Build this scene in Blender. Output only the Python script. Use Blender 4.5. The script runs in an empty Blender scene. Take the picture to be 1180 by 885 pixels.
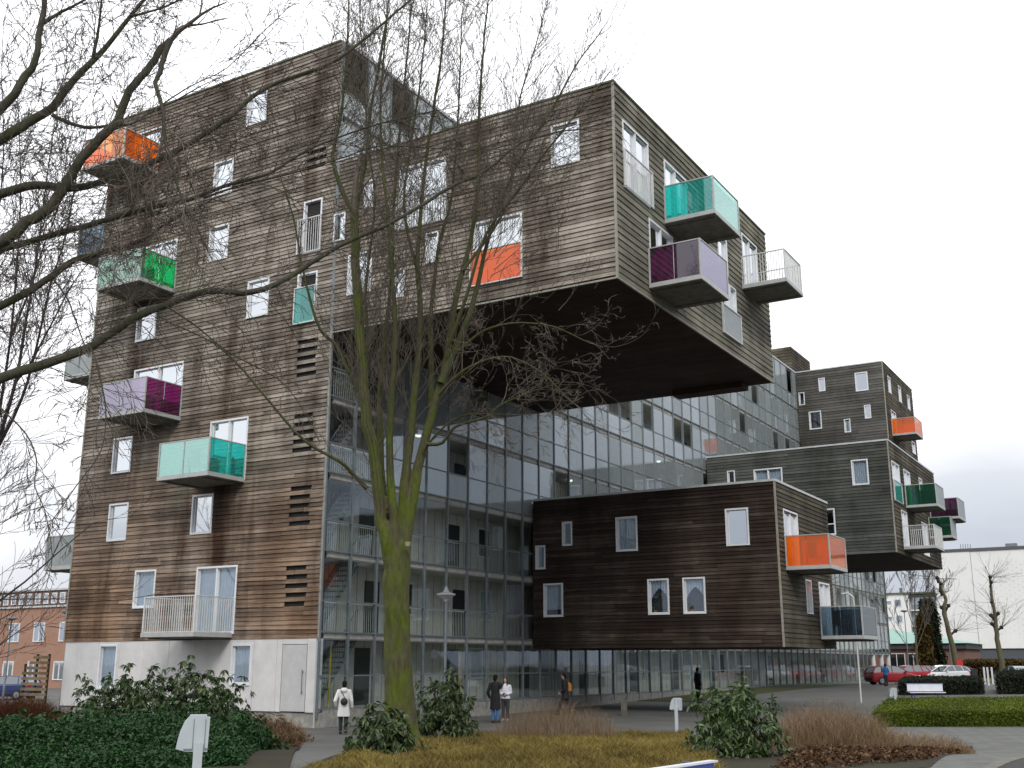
import bpy, math, random
import numpy as np
from mathutils import Vector
R = math.radians
rnd = random.Random(7)
scene = bpy.context.scene
COL = scene.collection

# ---------------------------------------------------------------- camera frame
CAM = np.array([26.80, -31.26, 2.2])
YAW, PITCH, FPX = R(30.9), R(14.3), 1265.0
_fh = np.array([-math.sin(YAW), math.cos(YAW), 0.0])
_rt = np.array([math.cos(YAW), math.sin(YAW), 0.0])
_fw = _fh*math.cos(PITCH) + np.array([0, 0, 1.0])*math.sin(PITCH)
_up = -_fh*math.sin(PITCH) + np.array([0, 0, 1.0])*math.cos(PITCH)

def at(px, py, d):
    """world point seen at a photo pixel, d metres ahead of the viewer"""
    r = _fw*FPX + _rt*(px-590.0) - _up*(py-442.5)
    return CAM + r*(d/float(r @ _fh))

def sm(t):
    t = min(1.0, max(0.0, t)); return t*t*(3-2*t)

def g(x, y):
    """height of the ground"""
    d = math.hypot(x-26.8, y+31.26)
    return 0.6*max(sm((y-10)/45), sm((33-d)/13))

def garr(x, y):
    s = lambda t: np.clip(t, 0, 1)**2*(3-2*np.clip(t, 0, 1))
    d = np.hypot(x-26.8, y+31.26)
    return 0.6*np.maximum(s((y-10)/45), s((33-d)/13))

def on(px, d):
    """ground point under a photo column at distance d"""
    p = at(px, 764, d); return (float(p[0]), float(p[1]), g(p[0], p[1]))

# ---------------------------------------------------------------- materials
def lin(c):
    return tuple(((v/12.92) if v <= 0.04045 else ((v+0.055)/1.055)**2.4) for v in c)

def rgb(r, g_, b):
    return lin((r/255, g_/255, b/255)) + (1.0,)

MATS = {}
class NT:
    def __init__(self, name):
        self.m = bpy.data.materials.new(name); self.m.use_nodes = True
        self.t = self.m.node_tree; self.t.nodes.clear()
        self.out = self.n('ShaderNodeOutputMaterial')
    def n(self, typ, **kw):
        nd = self.t.nodes.new(typ)
        for k, v in kw.items():
            if k.startswith('i_'):
                nd.inputs[k[2:].replace('_', ' ')].default_value = v
            else: setattr(nd, k, v)
        return nd
    def l(self, a, b): self.t.links.new(a, b)
    def pos(self, scale=(1, 1, 1)):
        tc = self.n('ShaderNodeNewGeometry'); mp = self.n('ShaderNodeMapping')
        mp.inputs['Scale'].default_value = scale
        self.l(tc.outputs['Position'], mp.inputs['Vector']); return mp.outputs[0]
    def noise(self, scale, vec=None, detail=4, rough=.6):
        nd = self.n('ShaderNodeTexNoise'); nd.inputs['Scale'].default_value = scale
        nd.inputs['Detail'].default_value = detail; nd.inputs['Roughness'].default_value = rough
        if vec is not None: self.l(vec, nd.inputs['Vector'])
        return nd.outputs['Fac']
    def ramp(self, fac, stops):
        r = self.n('ShaderNodeValToRGB'); e = r.color_ramp.elements
        while len(e) < len(stops): e.new(0.5)
        for k, (p, c) in enumerate(stops): e[k].position = p; e[k].color = c if len(c) == 4 else c+(1,)
        self.l(fac, r.inputs['Fac']); return r.outputs['Color']
    def mix(self, fac, a, b, mode='MIX'):
        m = self.n('ShaderNodeMix', data_type='RGBA', blend_type=mode)
        for s, v in ((0, fac), (6, a), (7, b)):
            if hasattr(v, 'is_linked') or hasattr(v, 'links'): self.l(v, m.inputs[s])
            else: m.inputs[s].default_value = v
        return m.outputs[2]
    def math(self, op, a, b=None, c=None):
        m = self.n('ShaderNodeMath', operation=op)
        for s, v in enumerate((a, b, c)):
            if v is None: continue
            if hasattr(v, 'links'): self.l(v, m.inputs[s])
            else: m.inputs[s].default_value = v
        return m.outputs[0]
    def attr(self, name):
        a = self.n('ShaderNodeAttribute'); a.attribute_name = name; return a.outputs['Fac']
    def bsdf(self, color, rough=.7, metallic=0, bump=None, bs=.3, spec=None, dist=.02):
        b = self.n('ShaderNodeBsdfPrincipled')
        for k, v in (('Base Color', color), ('Roughness', rough)):
            if hasattr(v, 'links'): self.l(v, b.inputs[k])
            else: b.inputs[k].default_value = v
        b.inputs['Metallic'].default_value = metallic
        if spec is not None: b.inputs['Specular IOR Level'].default_value = spec
        if bump is not None:
            bp = self.n('ShaderNodeBump'); bp.inputs['Strength'].default_value = bs
            bp.inputs['Distance'].default_value = dist
            self.l(bump, bp.inputs['Height']); self.l(bp.outputs[0], b.inputs['Normal'])
        self.l(b.outputs[0], self.out.inputs['Surface']); return b

def plain(name, col, rough=.6, var=.12, scale=3, metallic=0, spec=None, bump=0.0):
    """paint, metal or plaster with a little dirt"""
    t = NT(name); c = tuple(col)
    n1 = t.noise(scale, t.pos(), 5)
    k = t.ramp(n1, [(.3, tuple(v*(1-var) for v in c[:3])), (.7, tuple(min(1, v*(1+var)) for v in c[:3]))])
    t.bsdf(k, rough, metallic, bump=(t.noise(scale*14, t.pos(), 3) if bump else None), bs=bump, spec=spec)
    return t.m

def wood(name, dark, mid, light, stain, amt=.45, streak_lo=.5, red=None):
    """weathered horizontal boards: tone per plank, grain along it, rain stains"""
    t = NT(name)
    pl = t.attr('tone')
    grain = t.noise(6, t.pos((.35, .35, 9)), 6, .7)
    fine = t.noise(24, t.pos((.3, .3, 6)), 3, .6)
    streak = t.noise(2.2, t.pos((.22, .22, 14)), 5, .75)
    cloud = t.noise(.5, t.pos((1, 1, .7)), 4, .6)
    f = t.math('ADD', t.math('MULTIPLY', pl, .1), t.math('MULTIPLY', grain, .2))
    f = t.math('ADD', f, t.math('MULTIPLY', streak, .36)); f = t.math('ADD', f, t.math('MULTIPLY', cloud, .34))
    c = t.ramp(f, [(.38, dark), (.5, mid), (.64, light)])
    if red is not None:
        big = t.noise(.16, t.pos((1, 1, .8)), 3, .5)
        sep = t.n('ShaderNodeSeparateXYZ'); gp = t.n('ShaderNodeNewGeometry'); t.l(gp.outputs['Position'], sep.inputs[0])
        zf = t.math('SUBTRACT', 1.15, t.math('MULTIPLY', sep.outputs['Z'], .05))
        rf = t.math('MULTIPLY', t.math('MULTIPLY', big, 1.5), zf)
        rc = t.ramp(rf, [(.35, (0, 0, 0)), (.72, (1, 1, 1))])
        c = t.mix(rc, c, t.mix(.75, c, red, 'MULTIPLY'))
    st = t.noise(1, t.pos((.5, .5, .085)), 5, .66)
    sf = t.ramp(st, [(streak_lo, (0, 0, 0)), (streak_lo+.16, (amt, amt, amt))])
    c = t.mix(sf, c, stain, 'MULTIPLY')
    c = t.mix(t.math('MULTIPLY', fine, .35), c, (.5, .5, .5, 1), 'OVERLAY')
    t.bsdf(c, .82, bump=grain, bs=.35, spec=.25, dist=.01)
    return t.m

def glass(name, refl, tint, dark=(.02, .025, .03, 1), body=.0, rcol=(.9, .95, 1, 1), boost=1.4, wav=.006, vary=False):
    """pane: part mirror, part see-through with a tint, part milky body"""
    t = NT(name)
    bp = t.n('ShaderNodeBump'); bp.inputs['Strength'].default_value = .25; bp.inputs['Distance'].default_value = wav
    t.l(t.noise(.9, t.pos(), 2), bp.inputs['Height'])
    gl = t.n('ShaderNodeBsdfGlossy'); gl.inputs['Roughness'].default_value = .03; gl.inputs['Color'].default_value = rcol
    t.l(bp.outputs[0], gl.inputs['Normal'])
    tr = t.n('ShaderNodeBsdfTransparent'); tr.inputs['Color'].default_value = tint
    last = tr.outputs[0]
    if body > 0:
        df = t.n('ShaderNodeBsdfPrincipled'); df.inputs['Base Color'].default_value = dark; df.inputs['Roughness'].default_value = .5
        ms = t.n('ShaderNodeMixShader'); ms.inputs[0].default_value = body
        t.l(last, ms.inputs[1]); t.l(df.outputs[0], ms.inputs[2]); last = ms.outputs[0]
    fr = t.n('ShaderNodeFresnel'); gb = t.n('ShaderNodeNewGeometry')   # same mirror strength from both sides of a pane
    t.l(t.math('SUBTRACT', 1.5, t.math('MULTIPLY', gb.outputs['Backfacing'], 1.5-1/1.5)), fr.inputs['IOR'])
    f = t.math('MINIMUM', t.math('ADD', t.math('MULTIPLY', fr.outputs[0], boost), refl), 1.0)
    if vary: f = t.math('MULTIPLY', f, t.math('ADD', t.math('MULTIPLY', t.attr('tone'), .75), .3))
    ms = t.n('ShaderNodeMixShader'); t.l(f, ms.inputs[0]); t.l(last, ms.inputs[1]); t.l(gl.outputs[0], ms.inputs[2])
    t.l(ms.outputs[0], t.out.inputs['Surface'])
    return t.m

def leafmat(name, a, b, c, rough=.5, spec=.5):
    t = NT(name); k = t.ramp(t.attr('tone'), [(.05, a), (.5, b), (.95, c)])
    big = t.noise(1.4, t.pos(), 2); k = t.mix(t.math('MULTIPLY', big, .45), k, (.35, .35, .3, 1), 'MULTIPLY')
    bs = t.bsdf(k, rough, spec=spec)
    tr = t.n('ShaderNodeBsdfTranslucent'); t.l(k, tr.inputs['Color'])
    ms = t.n('ShaderNodeMixShader'); ms.inputs[0].default_value = .18
    t.l(bs.outputs[0], ms.inputs[1]); t.l(tr.outputs[0], ms.inputs[2]); t.l(ms.outputs[0], t.out.inputs['Surface'])
    return t.m

def bark(name, a, moss, lo=.35, hi=.6, sc=1.0):
    t = NT(name)
    n1 = t.noise(14*sc, t.pos((1, 1, .25)), 5, .7); n2 = t.noise(2.2*sc, t.pos((1, 1, .5)), 4, .6)
    gp = t.n('ShaderNodeNewGeometry')
    c = t.ramp(n1, [(.3, tuple(v*.45 for v in a[:3])), (.7, a)])
    mc = t.ramp(n1, [(.3, tuple(v*.5 for v in moss[:3])), (.72, moss)])
    c = t.mix(t.ramp(n2, [(lo, (0, 0, 0)), (hi, (1, 1, 1))]), c, mc)
    t.bsdf(c, .9, bump=n1, bs=.7, spec=.2, dist=.03)
    return t.m

M = {}
M['wood_gable'] = wood('gable boards', (.055, .043, .033), (.19, .163, .135), (.5, .45, .385), (.22, .14, .09, 1), .95, .49, red=(.76, .46, .27, 1))
M['wood_front'] = wood('weathered front boards', (.055, .05, .038), (.165, .155, .12), (.33, .31, .24), (.5, .5, .36, 1), .6, .48)
M['wood_low'] = wood('dark stained boards', (.015, .01, .008), (.038, .026, .02), (.125, .1, .082), (.5, .38, .3, 1), .6, .45)
M['wood_low_front'] = wood('olive boards', (.028, .022, .015), (.075, .064, .045), (.17, .15, .11), (.4, .38, .28, 1), .7, .45)
M['wood_mid'] = wood('green grey boards', (.026, .028, .023), (.066, .07, .062), (.13, .135, .12), (.6, .62, .5, 1), .6, .5)
M['wood_far'] = wood('grey boards', (.045, .042, .037), (.085, .08, .072), (.15, .145, .13), (.6, .62, .5, 1), .6, .5)
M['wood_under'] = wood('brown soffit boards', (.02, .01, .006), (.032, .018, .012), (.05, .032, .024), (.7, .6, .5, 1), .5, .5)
M['core'] = plain('dark wall behind boards', (.015, .014, .013, 1), .9)
M['frame'] = plain('white window paint', (.72, .74, .76, 1), .4, .06)
M['coping'] = plain('pale metal coping', (.5, .52, .52, 1), .45, .15)
M['coping_dark'] = plain('mossy roof edge', (.1, .11, .06, 1), .7, .3)
M['trim'] = plain('corner strip', (.28, .27, .22, 1), .6, .2)
M['steel'] = plain('blue grey steel', (.16, .185, .2, 1), .45, .15)
M['slabedge'] = plain('pale floor edge', (.5, .49, .45, 1), .6, .15)
M['bandedge'] = plain('grey floor band', (.4, .39, .36, 1), .7, .2)
M['galleryw'] = plain('pale gallery wall', (.6, .58, .53, 1), .8, .1)
M['doorg'] = plain('dark green door', (.02, .03, .028, 1), .5, .2)
M['conc'] = plain('light concrete panel', (.62, .61, .6, 1), .8, .1, 1.5, bump=.1)
M['plinth'] = plain('rough plinth', (.3, .29, .26, 1), .9, .3, 4, bump=.4)
M['slab'] = plain('balcony slab', (.13, .125, .1, 1), .85, .3)
M['rail'] = plain('galvanised rail', (.42, .43, .42, 1), .4, .12)
M['railw'] = plain('white rail', (.6, .61, .6, 1), .4, .12)
M['curtain'] = plain('net curtain', (.4, .44, .49, 1), .9, .1)
M['inner'] = plain('dim room', (.02, .025, .028, 1), .9)
M['pane'] = glass('window glass', .58, (.35, .4, .45, 1), rcol=(.93, .97, 1, 1), wav=.004)
M['pane_low'] = glass('window glass over curtain', .05, (.93, .96, .98, 1), boost=1.3)
M['gpane_roof'] = glass('pale roof glass', .1, (.8, .85, .85, 1), boost=1.0, wav=.01, body=.42, dark=(.55, .6, .6, 1), rcol=(.85, .9, .93, 1), vary=True)
M['gpane'] = glass('gallery glass', .05, (.93, .96, .95, 1), boost=1.1, wav=.015, vary=True)
M['gpane_top'] = glass('lightened gallery glass', .22, (.75, .82, .82, 1), boost=.9, wav=.012, body=.32, dark=(.55, .59, .59, 1), rcol=(.78, .82, .85, 1), vary=True)  # milky body put in to lighten the dark areas of the glazing
M['teal'] = glass('teal glass', .05, (.12, .8, .74, 1), body=.2, dark=(.03, .55, .5, 1), boost=1)
M['green'] = glass('green glass', .04, (.05, .85, .42, 1), body=.22, dark=(.005, .3, .12, 1), boost=.8)
M['green_d'] = glass('dark green glass', .05, (.02, .4, .22, 1), body=.3, dark=(.003, .1, .055, 1), boost=.9)
M['purple_d'] = glass('dark purple glass', .05, (.35, .01, .25, 1), body=.35, dark=(.05, .002, .04, 1), boost=.9)
M['purple'] = glass('purple glass', .05, (.5, .01, .34, 1), body=.3, dark=(.1, .003, .075, 1), boost=.9)
M['orange'] = glass('orange glass', .03, (1, .42, .01, 1), body=.32, dark=(.95, .24, .001, 1), boost=.45)
M['smoke'] = glass('smoked glass', .0, (.4, .5, .56, 1), body=.12, dark=(.05, .065, .075, 1), boost=.8)
M['teal_f'] = glass('teal front glass with sky sheen', .3, (.5, .95, .88, 1), body=.12, dark=(.3, .6, .54, 1), rcol=(.7, .85, .82, 1), boost=1)  # four fronts: side glass paled, mirrored sky put into tint and body
M['purple_f'] = glass('purple front glass with sky sheen', .34, (.6, .45, .62, 1), body=.15, dark=(.3, .27, .36, 1), rcol=(.62, .62, .72, 1), boost=1)
M['orange_f'] = glass('orange front glass with sky sheen', .08, (1, .6, .25, 1), body=.22, dark=(.8, .33, .12, 1), rcol=(.9, .7, .6, 1), boost=.8)
M['green_f'] = glass('green front glass with sky sheen', .18, (.6, .9, .8, 1), body=.15, dark=(.34, .46, .4, 1), rcol=(.72, .82, .78, 1), boost=1)
M['grey_p'] = plain('grey balcony panel', (.27, .3, .3, 1), .4, .1)  # on the third box its grey stands for sky mirrored in glass fronts

# ---------------------------------------------------------------- mesh building
class MB:
    def __init__(self): self.v = []; self.f = []; self.tone = []; self.mi = []; self.cur = 0
    def add(self, vs, fs, tone=None):
        o = len(self.v); self.v.extend([tuple(map(float, p)) for p in vs])
        tn = rnd.random() if tone is None else tone
        for f in fs: self.f.append(tuple(i+o for i in f)); self.tone.append(tn); self.mi.append(self.cur)
    def box(self, x0, x1, y0, y1, z0, z1, tone=None):
        x0, x1 = sorted((x0, x1)); y0, y1 = sorted((y0, y1)); z0, z1 = sorted((z0, z1))
        self.add([(x0, y0, z0), (x1, y0, z0), (x1, y1, z0), (x0, y1, z0), (x0, y0, z1), (x1, y0, z1), (x1, y1, z1), (x0, y1, z1)],
                 [(3, 2, 1, 0), (4, 5, 6, 7), (0, 1, 5, 4), (1, 2, 6, 5), (2, 3, 7, 6), (3, 0, 4, 7)], tone)
        return self
    def prism(self, pts, a, b, axis='y', tone=None):
        """closed outline pts extruded from a to b along an axis"""
        n = len(pts)
        def P(p, t): return {'y': (p[0], t, p[1]), 'x': (t, p[0], p[1]), 'z': (p[0], p[1], t)}[axis]
        self.add([P(p, a) for p in pts]+[P(p, b) for p in pts],
                 [tuple(range(n)), tuple(range(2*n-1, n-1, -1))]+[(i, i+n, (i+1) % n+n, (i+1) % n) for i in range(n)], tone)
        return self
    def tube(self, pts, rad, n=8, tone=None, cap=True, squash=None):
        pts = [Vector(p) for p in pts]
        if not hasattr(rad, '__len__'): rad = [rad]*len(pts)
        vs = []; pn = None
        for i, p in enumerate(pts):
            d = (pts[min(i+1, len(pts)-1)]-pts[max(i-1, 0)])
            if d.length < 1e-9: d = Vector((0, 0, 1))
            d.normalize()
            if pn is None:
                a = Vector((1, 0, 0)) if abs(d.x) < .9 else Vector((0, 1, 0)); u = (a-d*a.dot(d)).normalized()
            else:
                u = pn-d*pn.dot(d)
                u = u.normalized() if u.length > 1e-6 else Vector((1, 0, 0))
            pn = u; w = d.cross(u)
            for k in range(n):
                a = 2*math.pi*k/n; vs.append(p+(u*math.cos(a)+w*math.sin(a))*rad[i])
        fs = [(i*n+k, i*n+(k+1) % n, (i+1)*n+(k+1) % n, (i+1)*n+k) for i in range(len(pts)-1) for k in range(n)]
        if cap and n > 2: fs += [tuple(range(n-1, -1, -1)), tuple((len(pts)-1)*n+k for k in range(n))]
        self.add(vs, fs, tone); return self
    def rings(self, secs, n=16, tone=None):
        """stack of elliptical rings (cx, cy, z, rx, ry)"""
        vs = [(cx+rx*math.cos(2*math.pi*k/n), cy+ry*math.sin(2*math.pi*k/n), z) for cx, cy, z, rx, ry in secs for k in range(n)]
        fs = [(i*n+k, i*n+(k+1) % n, (i+1)*n+(k+1) % n, (i+1)*n+k) for i in range(len(secs)-1) for k in range(n)]
        fs += [tuple(range(n-1, -1, -1)), tuple((len(secs)-1)*n+k for k in range(n))]
        self.add(vs, fs, tone); return self
    def ball(self, c, r, n=12, m=8, tone=None):
        rx, ry, rz = r if hasattr(r, '__len__') else (r, r, r)
        secs = [(c[0], c[1], c[2]-rz*math.cos(math.pi*i/m), max(1e-4, rx*math.sin(math.pi*i/m)), max(1e-4, ry*math.sin(math.pi*i/m))) for i in range(m+1)]
        return self.rings(secs, n, tone)
    def build(self, name, mat, parent=None, smooth=False, loc=None):
        return mk(name, self.v, self.f, mat, parent, smooth, self.tone, self.mi if max(self.mi or [0]) else None, loc)

def mk(name, v, f, mat, parent=None, smooth=False, tone=None, mi=None, loc=None):
    me = bpy.data.meshes.new(name)
    me.from_pydata([tuple(p) for p in v] if not isinstance(v, list) else v, [], f)
    for m_ in (mat if isinstance(mat, (list, tuple)) else [mat]): me.materials.append(m_)
    if tone is not None and len(tone) == len(me.polygons):
        a = me.attributes.new('tone', 'FLOAT', 'FACE'); a.data.foreach_set('value', np.array(tone, dtype=np.float32))
    if mi is not None: me.polygons.foreach_set('material_index', mi)
    if smooth: me.polygons.foreach_set('use_smooth', [True]*len(me.polygons))
    me.update()
    o = bpy.data.objects.new(name, me); COL.objects.link(o)
    if parent is not None: o.parent = parent
    if loc is not None: o.location = loc
    return o

def bake(mb, name, mat, parent, voxel, smooth=2):
    o = mb.build(name, mat, parent); m = o.modifiers.new('r', 'REMESH'); m.mode = 'VOXEL'; m.voxel_size = voxel; m.use_smooth_shade = True
    if smooth: s = o.modifiers.new('s', 'SMOOTH'); s.iterations = smooth; s.factor = .5
    dg = bpy.context.evaluated_depsgraph_get(); me = bpy.data.meshes.new_from_object(o.evaluated_get(dg)); o.modifiers.clear(); old = o.data; o.data = me; me.name = name; bpy.data.meshes.remove(old)
    me.materials.clear(); me.materials.append(mat); return o

def quads(name, V, nq, mat, parent=None, tone=None, k=4, smooth=False):
    """numpy mesh of nq separate polygons of k corners; V is (nq*k, 3)"""
    me = bpy.data.meshes.new(name); V = np.ascontiguousarray(V, dtype=np.float32)
    me.vertices.add(len(V)); me.vertices.foreach_set('co', V.ravel())
    me.loops.add(nq*k); me.loops.foreach_set('vertex_index', np.arange(nq*k, dtype=np.int32))
    me.polygons.add(nq); me.polygons.foreach_set('loop_start', np.arange(0, nq*k, k, dtype=np.int32))
    me.materials.append(mat)
    if tone is not None:
        a = me.attributes.new('tone', 'FLOAT', 'FACE'); a.data.foreach_set('value', np.asarray(tone, dtype=np.float32))
    me.update(); me.validate()
    o = bpy.data.objects.new(name, me); COL.objects.link(o)
    if parent is not None: o.parent = parent
    return o

def tag(o, label=None, cat=None, group=None, kind=None):
    if label: o['label'] = label
    if cat: o['category'] = cat
    if group: o['group'] = group
    if kind: o['kind'] = kind
    return o

def thing(name, label, cat, loc=(0, 0, 0), rz=0, group=None):
    o = bpy.data.objects.new(name, None); COL.objects.link(o)
    o.empty_display_size = .2
    o.location = loc; o.rotation_euler = (0, 0, rz); return tag(o, label, cat, group)

def copy_tree(o, parent=None):
    c = o.copy(); COL.objects.link(c)
    if parent is not None: c.parent = parent
    for ch in [x for x in bpy.data.objects if x.parent == o]: copy_tree(ch, c)
    return c

def place(o, loc, rz, label=None):
    o.location = loc; o.rotation_euler = (0, 0, rz)
    if label: o['label'] = label
    return o

# ---------------------------------------------------------------- the apartment building
BLD = thing('apartment_building', 'long timber clad apartment block with glazed galleries and boxes jutting out over the plaza', 'building')

class Face:
    """a vertical wall: u along it, o outwards, z up"""
    def __init__(s, axis, val, sgn): s.a, s.v, s.s = axis, val, sgn
    def p(s, u, o, z): return (u, s.v+s.s*o, z) if s.a == 'y' else (s.v+s.s*o, u, z)
    def box(s, mb, u0, u1, o0, o1, z0, z1, tone=None):
        a = s.p(u0, o0, z0); b = s.p(u1, o1, z1); mb.box(a[0], b[0], a[1], b[1], a[2], b[2], tone)

FA = Face('y', 0.0, -1); D1 = 12.15; FB1 = Face('x', D1, 1)
Y2, D2 = 15.45, 12.2; FC = Face('y', Y2, -1); FC2 = Face('x', D2, 1)
Y3, D3 = 39.45, 12.14; FD = Face('y', Y3, -1); FD2 = Face('x', D3, 1)
Y4, D4 = 62.47, 7.49; FE = Face('y', Y4, -1); FE2 = Face('x', D4, 1)
FW = Face('x', -14.0, -1)

def cut(iv, a, b):
    out = []
    for s, e in iv:
        if b <= s or a >= e: out.append((s, e)); continue
        if a > s: out.append((s, a))
        if b < e: out.append((b, e))
    return out

def cladding(face, regions, holes, mat, pitch=.165, name='cladding', seed=1, wild=1.0):
    """overlapping horizontal boards, each plank a wedge of its own, with real openings"""
    r = random.Random(seed); mb = MB()
    zmin = min(q[2] for q in regions); zmax = max(q[3] for q in regions)
    n = int(round((zmax-zmin)/pitch)); pitch = (zmax-zmin)/n
    for k in range(n):
        z0 = zmin+k*pitch; z1 = z0+pitch-.006; zm = (z0+z1)/2; iv = []
        for (a, b, c, d) in regions:
            if c <= zm <= d: iv.append((a, b))
        iv.sort(); mer = []
        for s, e in iv:
            if mer and s <= mer[-1][1]+1e-6: mer[-1] = (mer[-1][0], max(e, mer[-1][1]))
            else: mer.append((s, e))
        for (a, b, c, d) in holes:
            if c < zm < d: mer = cut(mer, a, b)
        for s, e in mer:
            u = s
            while u < e-1e-4:
                L = r.uniform(2.5, 7.5); v = min(e, u+L)
                if e-v < .5: v = e
                w = r.uniform(-.004, .007)*wild; wl = r.uniform(-.012, .012)*wild
                tp, bt = .004+w, .034+w+abs(wl)*.4
                tilt = r.uniform(-.008, .008)*wild
                P = face.p
                vs = [P(u, bt, z0+tilt), P(v-.008, bt+wl*.3, z0-tilt), P(v-.008, tp, z1-tilt*.5), P(u, tp, z1+tilt*.5),
                      P(u, -.02, z0+tilt), P(v-.004, -.02, z0-tilt), P(v-.004, -.02, z1), P(u, -.02, z1)]
                mb.add(vs, [(0, 1, 2, 3), (0, 4, 5, 1), (1, 5, 6, 2), (0, 3, 7, 4), (3, 2, 6, 7)], r.random())
                u = v
    return mb.build(name, mat, BLD)

NWIN = 0
def window(face, u0, u1, z0, z1, kind='plain', parts=1, label=None, railz=None):
    """white frame with depth, recessed pane, room or curtain behind; returns the frame"""
    global NWIN; NWIN += 1
    fw = .075 if (u1-u0) > .8 else .065
    mb = MB()
    face.box(mb, u0, u0+fw, -.2, .05, z0, z1); face.box(mb, u1-fw, u1, -.2, .05, z0, z1)
    face.box(mb, u0+fw, u1-fw, -.2, .05, z1-fw, z1); face.box(mb, u0+fw, u1-fw, -.2, .075, z0, z0+fw)
    for k in range(1, parts):
        um = u0+(u1-u0)*k/parts; face.box(mb, um-.04, um+.04, -.19, .03, z0+fw, z1-fw)
    if kind == 'cross':
        zm = z0+(z1-z0)*.42; face.box(mb, u0+fw, u1-fw, -.19, .03, zm-.03, zm+.03)
    # thin inner sash
    for k in range(parts):
        a = u0+fw+(u1-u0-2*fw)*k/parts+.02; b = u0+fw+(u1-u0-2*fw)*(k+1)/parts-.02
        for q in ((a, a+.035), (b-.035, b)): face.box(mb, q[0], q[1], -.1, -.03, z0+fw, z1-fw)
        face.box(mb, a+.035, b-.035, -.1, -.03, z1-fw-.035, z1-fw); face.box(mb, a+.035, b-.035, -.1, -.03, z0+fw, z0+fw+.035)
    fr = mb.build('window', M['frame'], BLD)
    if label: fr['label'] = label
    pm = MB(); face.box(pm, u0+fw-.01, u1-fw+.01, -.085, -.07, z0+fw-.01, z1-fw+.01)
    pm.build('pane', M['pane' if kind in ('plain', 'cross', 'sky') else 'pane_low'], fr)
    if kind in ('curtain', 'valance', 'half'):
        cb = MB(); n = int((u1-u0)/.045)
        def zb(t):
            if kind == 'curtain': return z0+fw+.02
            if kind == 'half': return z0+fw+.28
            return z1-.42-.55*abs(2*t-1)**1.5
        pts = []
        for k in range(n+1):
            t = k/n; u = u0+fw+(u1-u0-2*fw)*t; o = -.125+.018*math.sin(k*1.9+rnd.random())
            pts.append((u, o, zb(t)))
        vs = [face.p(u, o, z1-fw) for u, o, z in pts]+[face.p(u, o, z) for u, o, z in pts]+[face.p(u, o-.006, z1-fw) for u, o, z in pts]+[face.p(u, o-.006, z) for u, o, z in pts]
        m_ = n+1
        cb.add(vs, [(k, k+1, k+1+m_, k+m_) for k in range(n)]+[(k+2*m_, k+3*m_, k+1+3*m_, k+1+2*m_) for k in range(n)])
        cb.build('curtain', M['curtain'], fr)
    return fr

def railing(face, u0, u1, o, z0, z1, name, mat, parent, sides=0.0, pitch=.115, posts=True):
    mb = MB(); r_ = .011
    n = max(2, int((u1-u0)/pitch))
    for k in range(n+1):
        u = u0+(u1-u0)*k/n; w = .028 if (posts and k in (0, n)) else r_
        face.box(mb, u-w, u+w, o-w, o+w, z0, z1-.03)
    face.box(mb, u0-.028, u1+.028, o-.028, o+.028, z1-.03, z1+.01)
    face.box(mb, u0, u1, o-.014, o+.014, z0+.03, z0+.055)
    if sides:
        m = int(sides/pitch)
        for ue in (u0, u1):
            for k in range(m):
                oo = o-sides+sides*k/m; face.box(mb, ue-r_, ue+r_, oo-r_, oo+r_, z0, z1-.03)
            face.box(mb, ue-.028, ue+.028, o-sides, o-.028, z1-.03, z1+.01)
            face.box(mb, ue-.014, ue+.014, o-sides, o-.02, z0+.03, z0+.055)
    return mb.build(name, mat, parent)

def balcony(face, u0, u1, z0, side, front, label, depth=1.95, kind='glass', split=2):
    """slab with a steel edge, posts and top rail; coloured panes on three sides"""
    mb = MB(); zt = z0+1.52
    face.box(mb, u0, u1, .03, depth, z0, z0+.17)
    face.box(mb, u0+.25, u0+.4, .03, depth-.1, z0-.05, z0-.002); face.box(mb, u1-.4, u1-.25, .03, depth-.1, z0-.05, z0-.002)
    b = mb.build('balcony', M['slab'], BLD); b['label'] = label
    e = MB()
    for a, c, o0, o1 in ((u0-.03, u1+.03, depth+.002, depth+.035), (u0-.03, u0-.002, .03, depth), (u1+.002, u1+.03, .03, depth)):
        face.box(e, a, c, o0, o1, z0+.03, z0+.19)
    if kind == 'glass':
        for u in (u0, u1):
            for o in (.06, depth): face.box(e, u-.03, u+.03, o-.03, o+.028, z0+.202, zt)
            face.box(e, u-.03, u+.03, .09, depth-.03, zt-.04, zt)
        face.box(e, u0+.03, u1-.03, depth-.03, depth+.028, zt-.04, zt)
        for k in range(1, split): face.box(e, u0+(u1-u0)*k/split-.022, u0+(u1-u0)*k/split+.022, depth-.03, depth+.024, z0+.202, zt-.042)
        e.build('railing_frame', M['rail'], b)
        for u, s in ((u0, 1), (u1, -1)):
            for oa, ob in ((.1, depth*.5-.012), (depth*.5+.012, depth-.04)):
                p = MB(); face.box(p, u-.008, u+.008, oa, ob, z0+.19, zt-.045); p.build('side_panel', side, b)
        hr = MB(); face.box(hr, u0+.08, u1-.08, depth-.12, depth-.09, z0+1.08, z0+1.12); hr.build('handrail', M['rail'], b)
        fl = MB(); face.box(fl, u0+.04, u1-.04, .05, depth-.05, z0+.172, z0+.186); fl.build('deck', M['slabedge'], b)
        for k in range(split):
            p = MB(); w = (u1-u0)/split
            face.box(p, u0+w*k+.03, u0+w*(k+1)-.03, depth-.008, depth+.008, z0+.19, zt-.04); p.build('front_panel', front, b)
    else:
        e.build('slab_edge', M['rail'], b)
        railing(face, u0+.02, u1-.02, depth-.02, z0+.17, zt, 'railing', M['railw'], b, sides=depth-.06)
    return b

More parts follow.
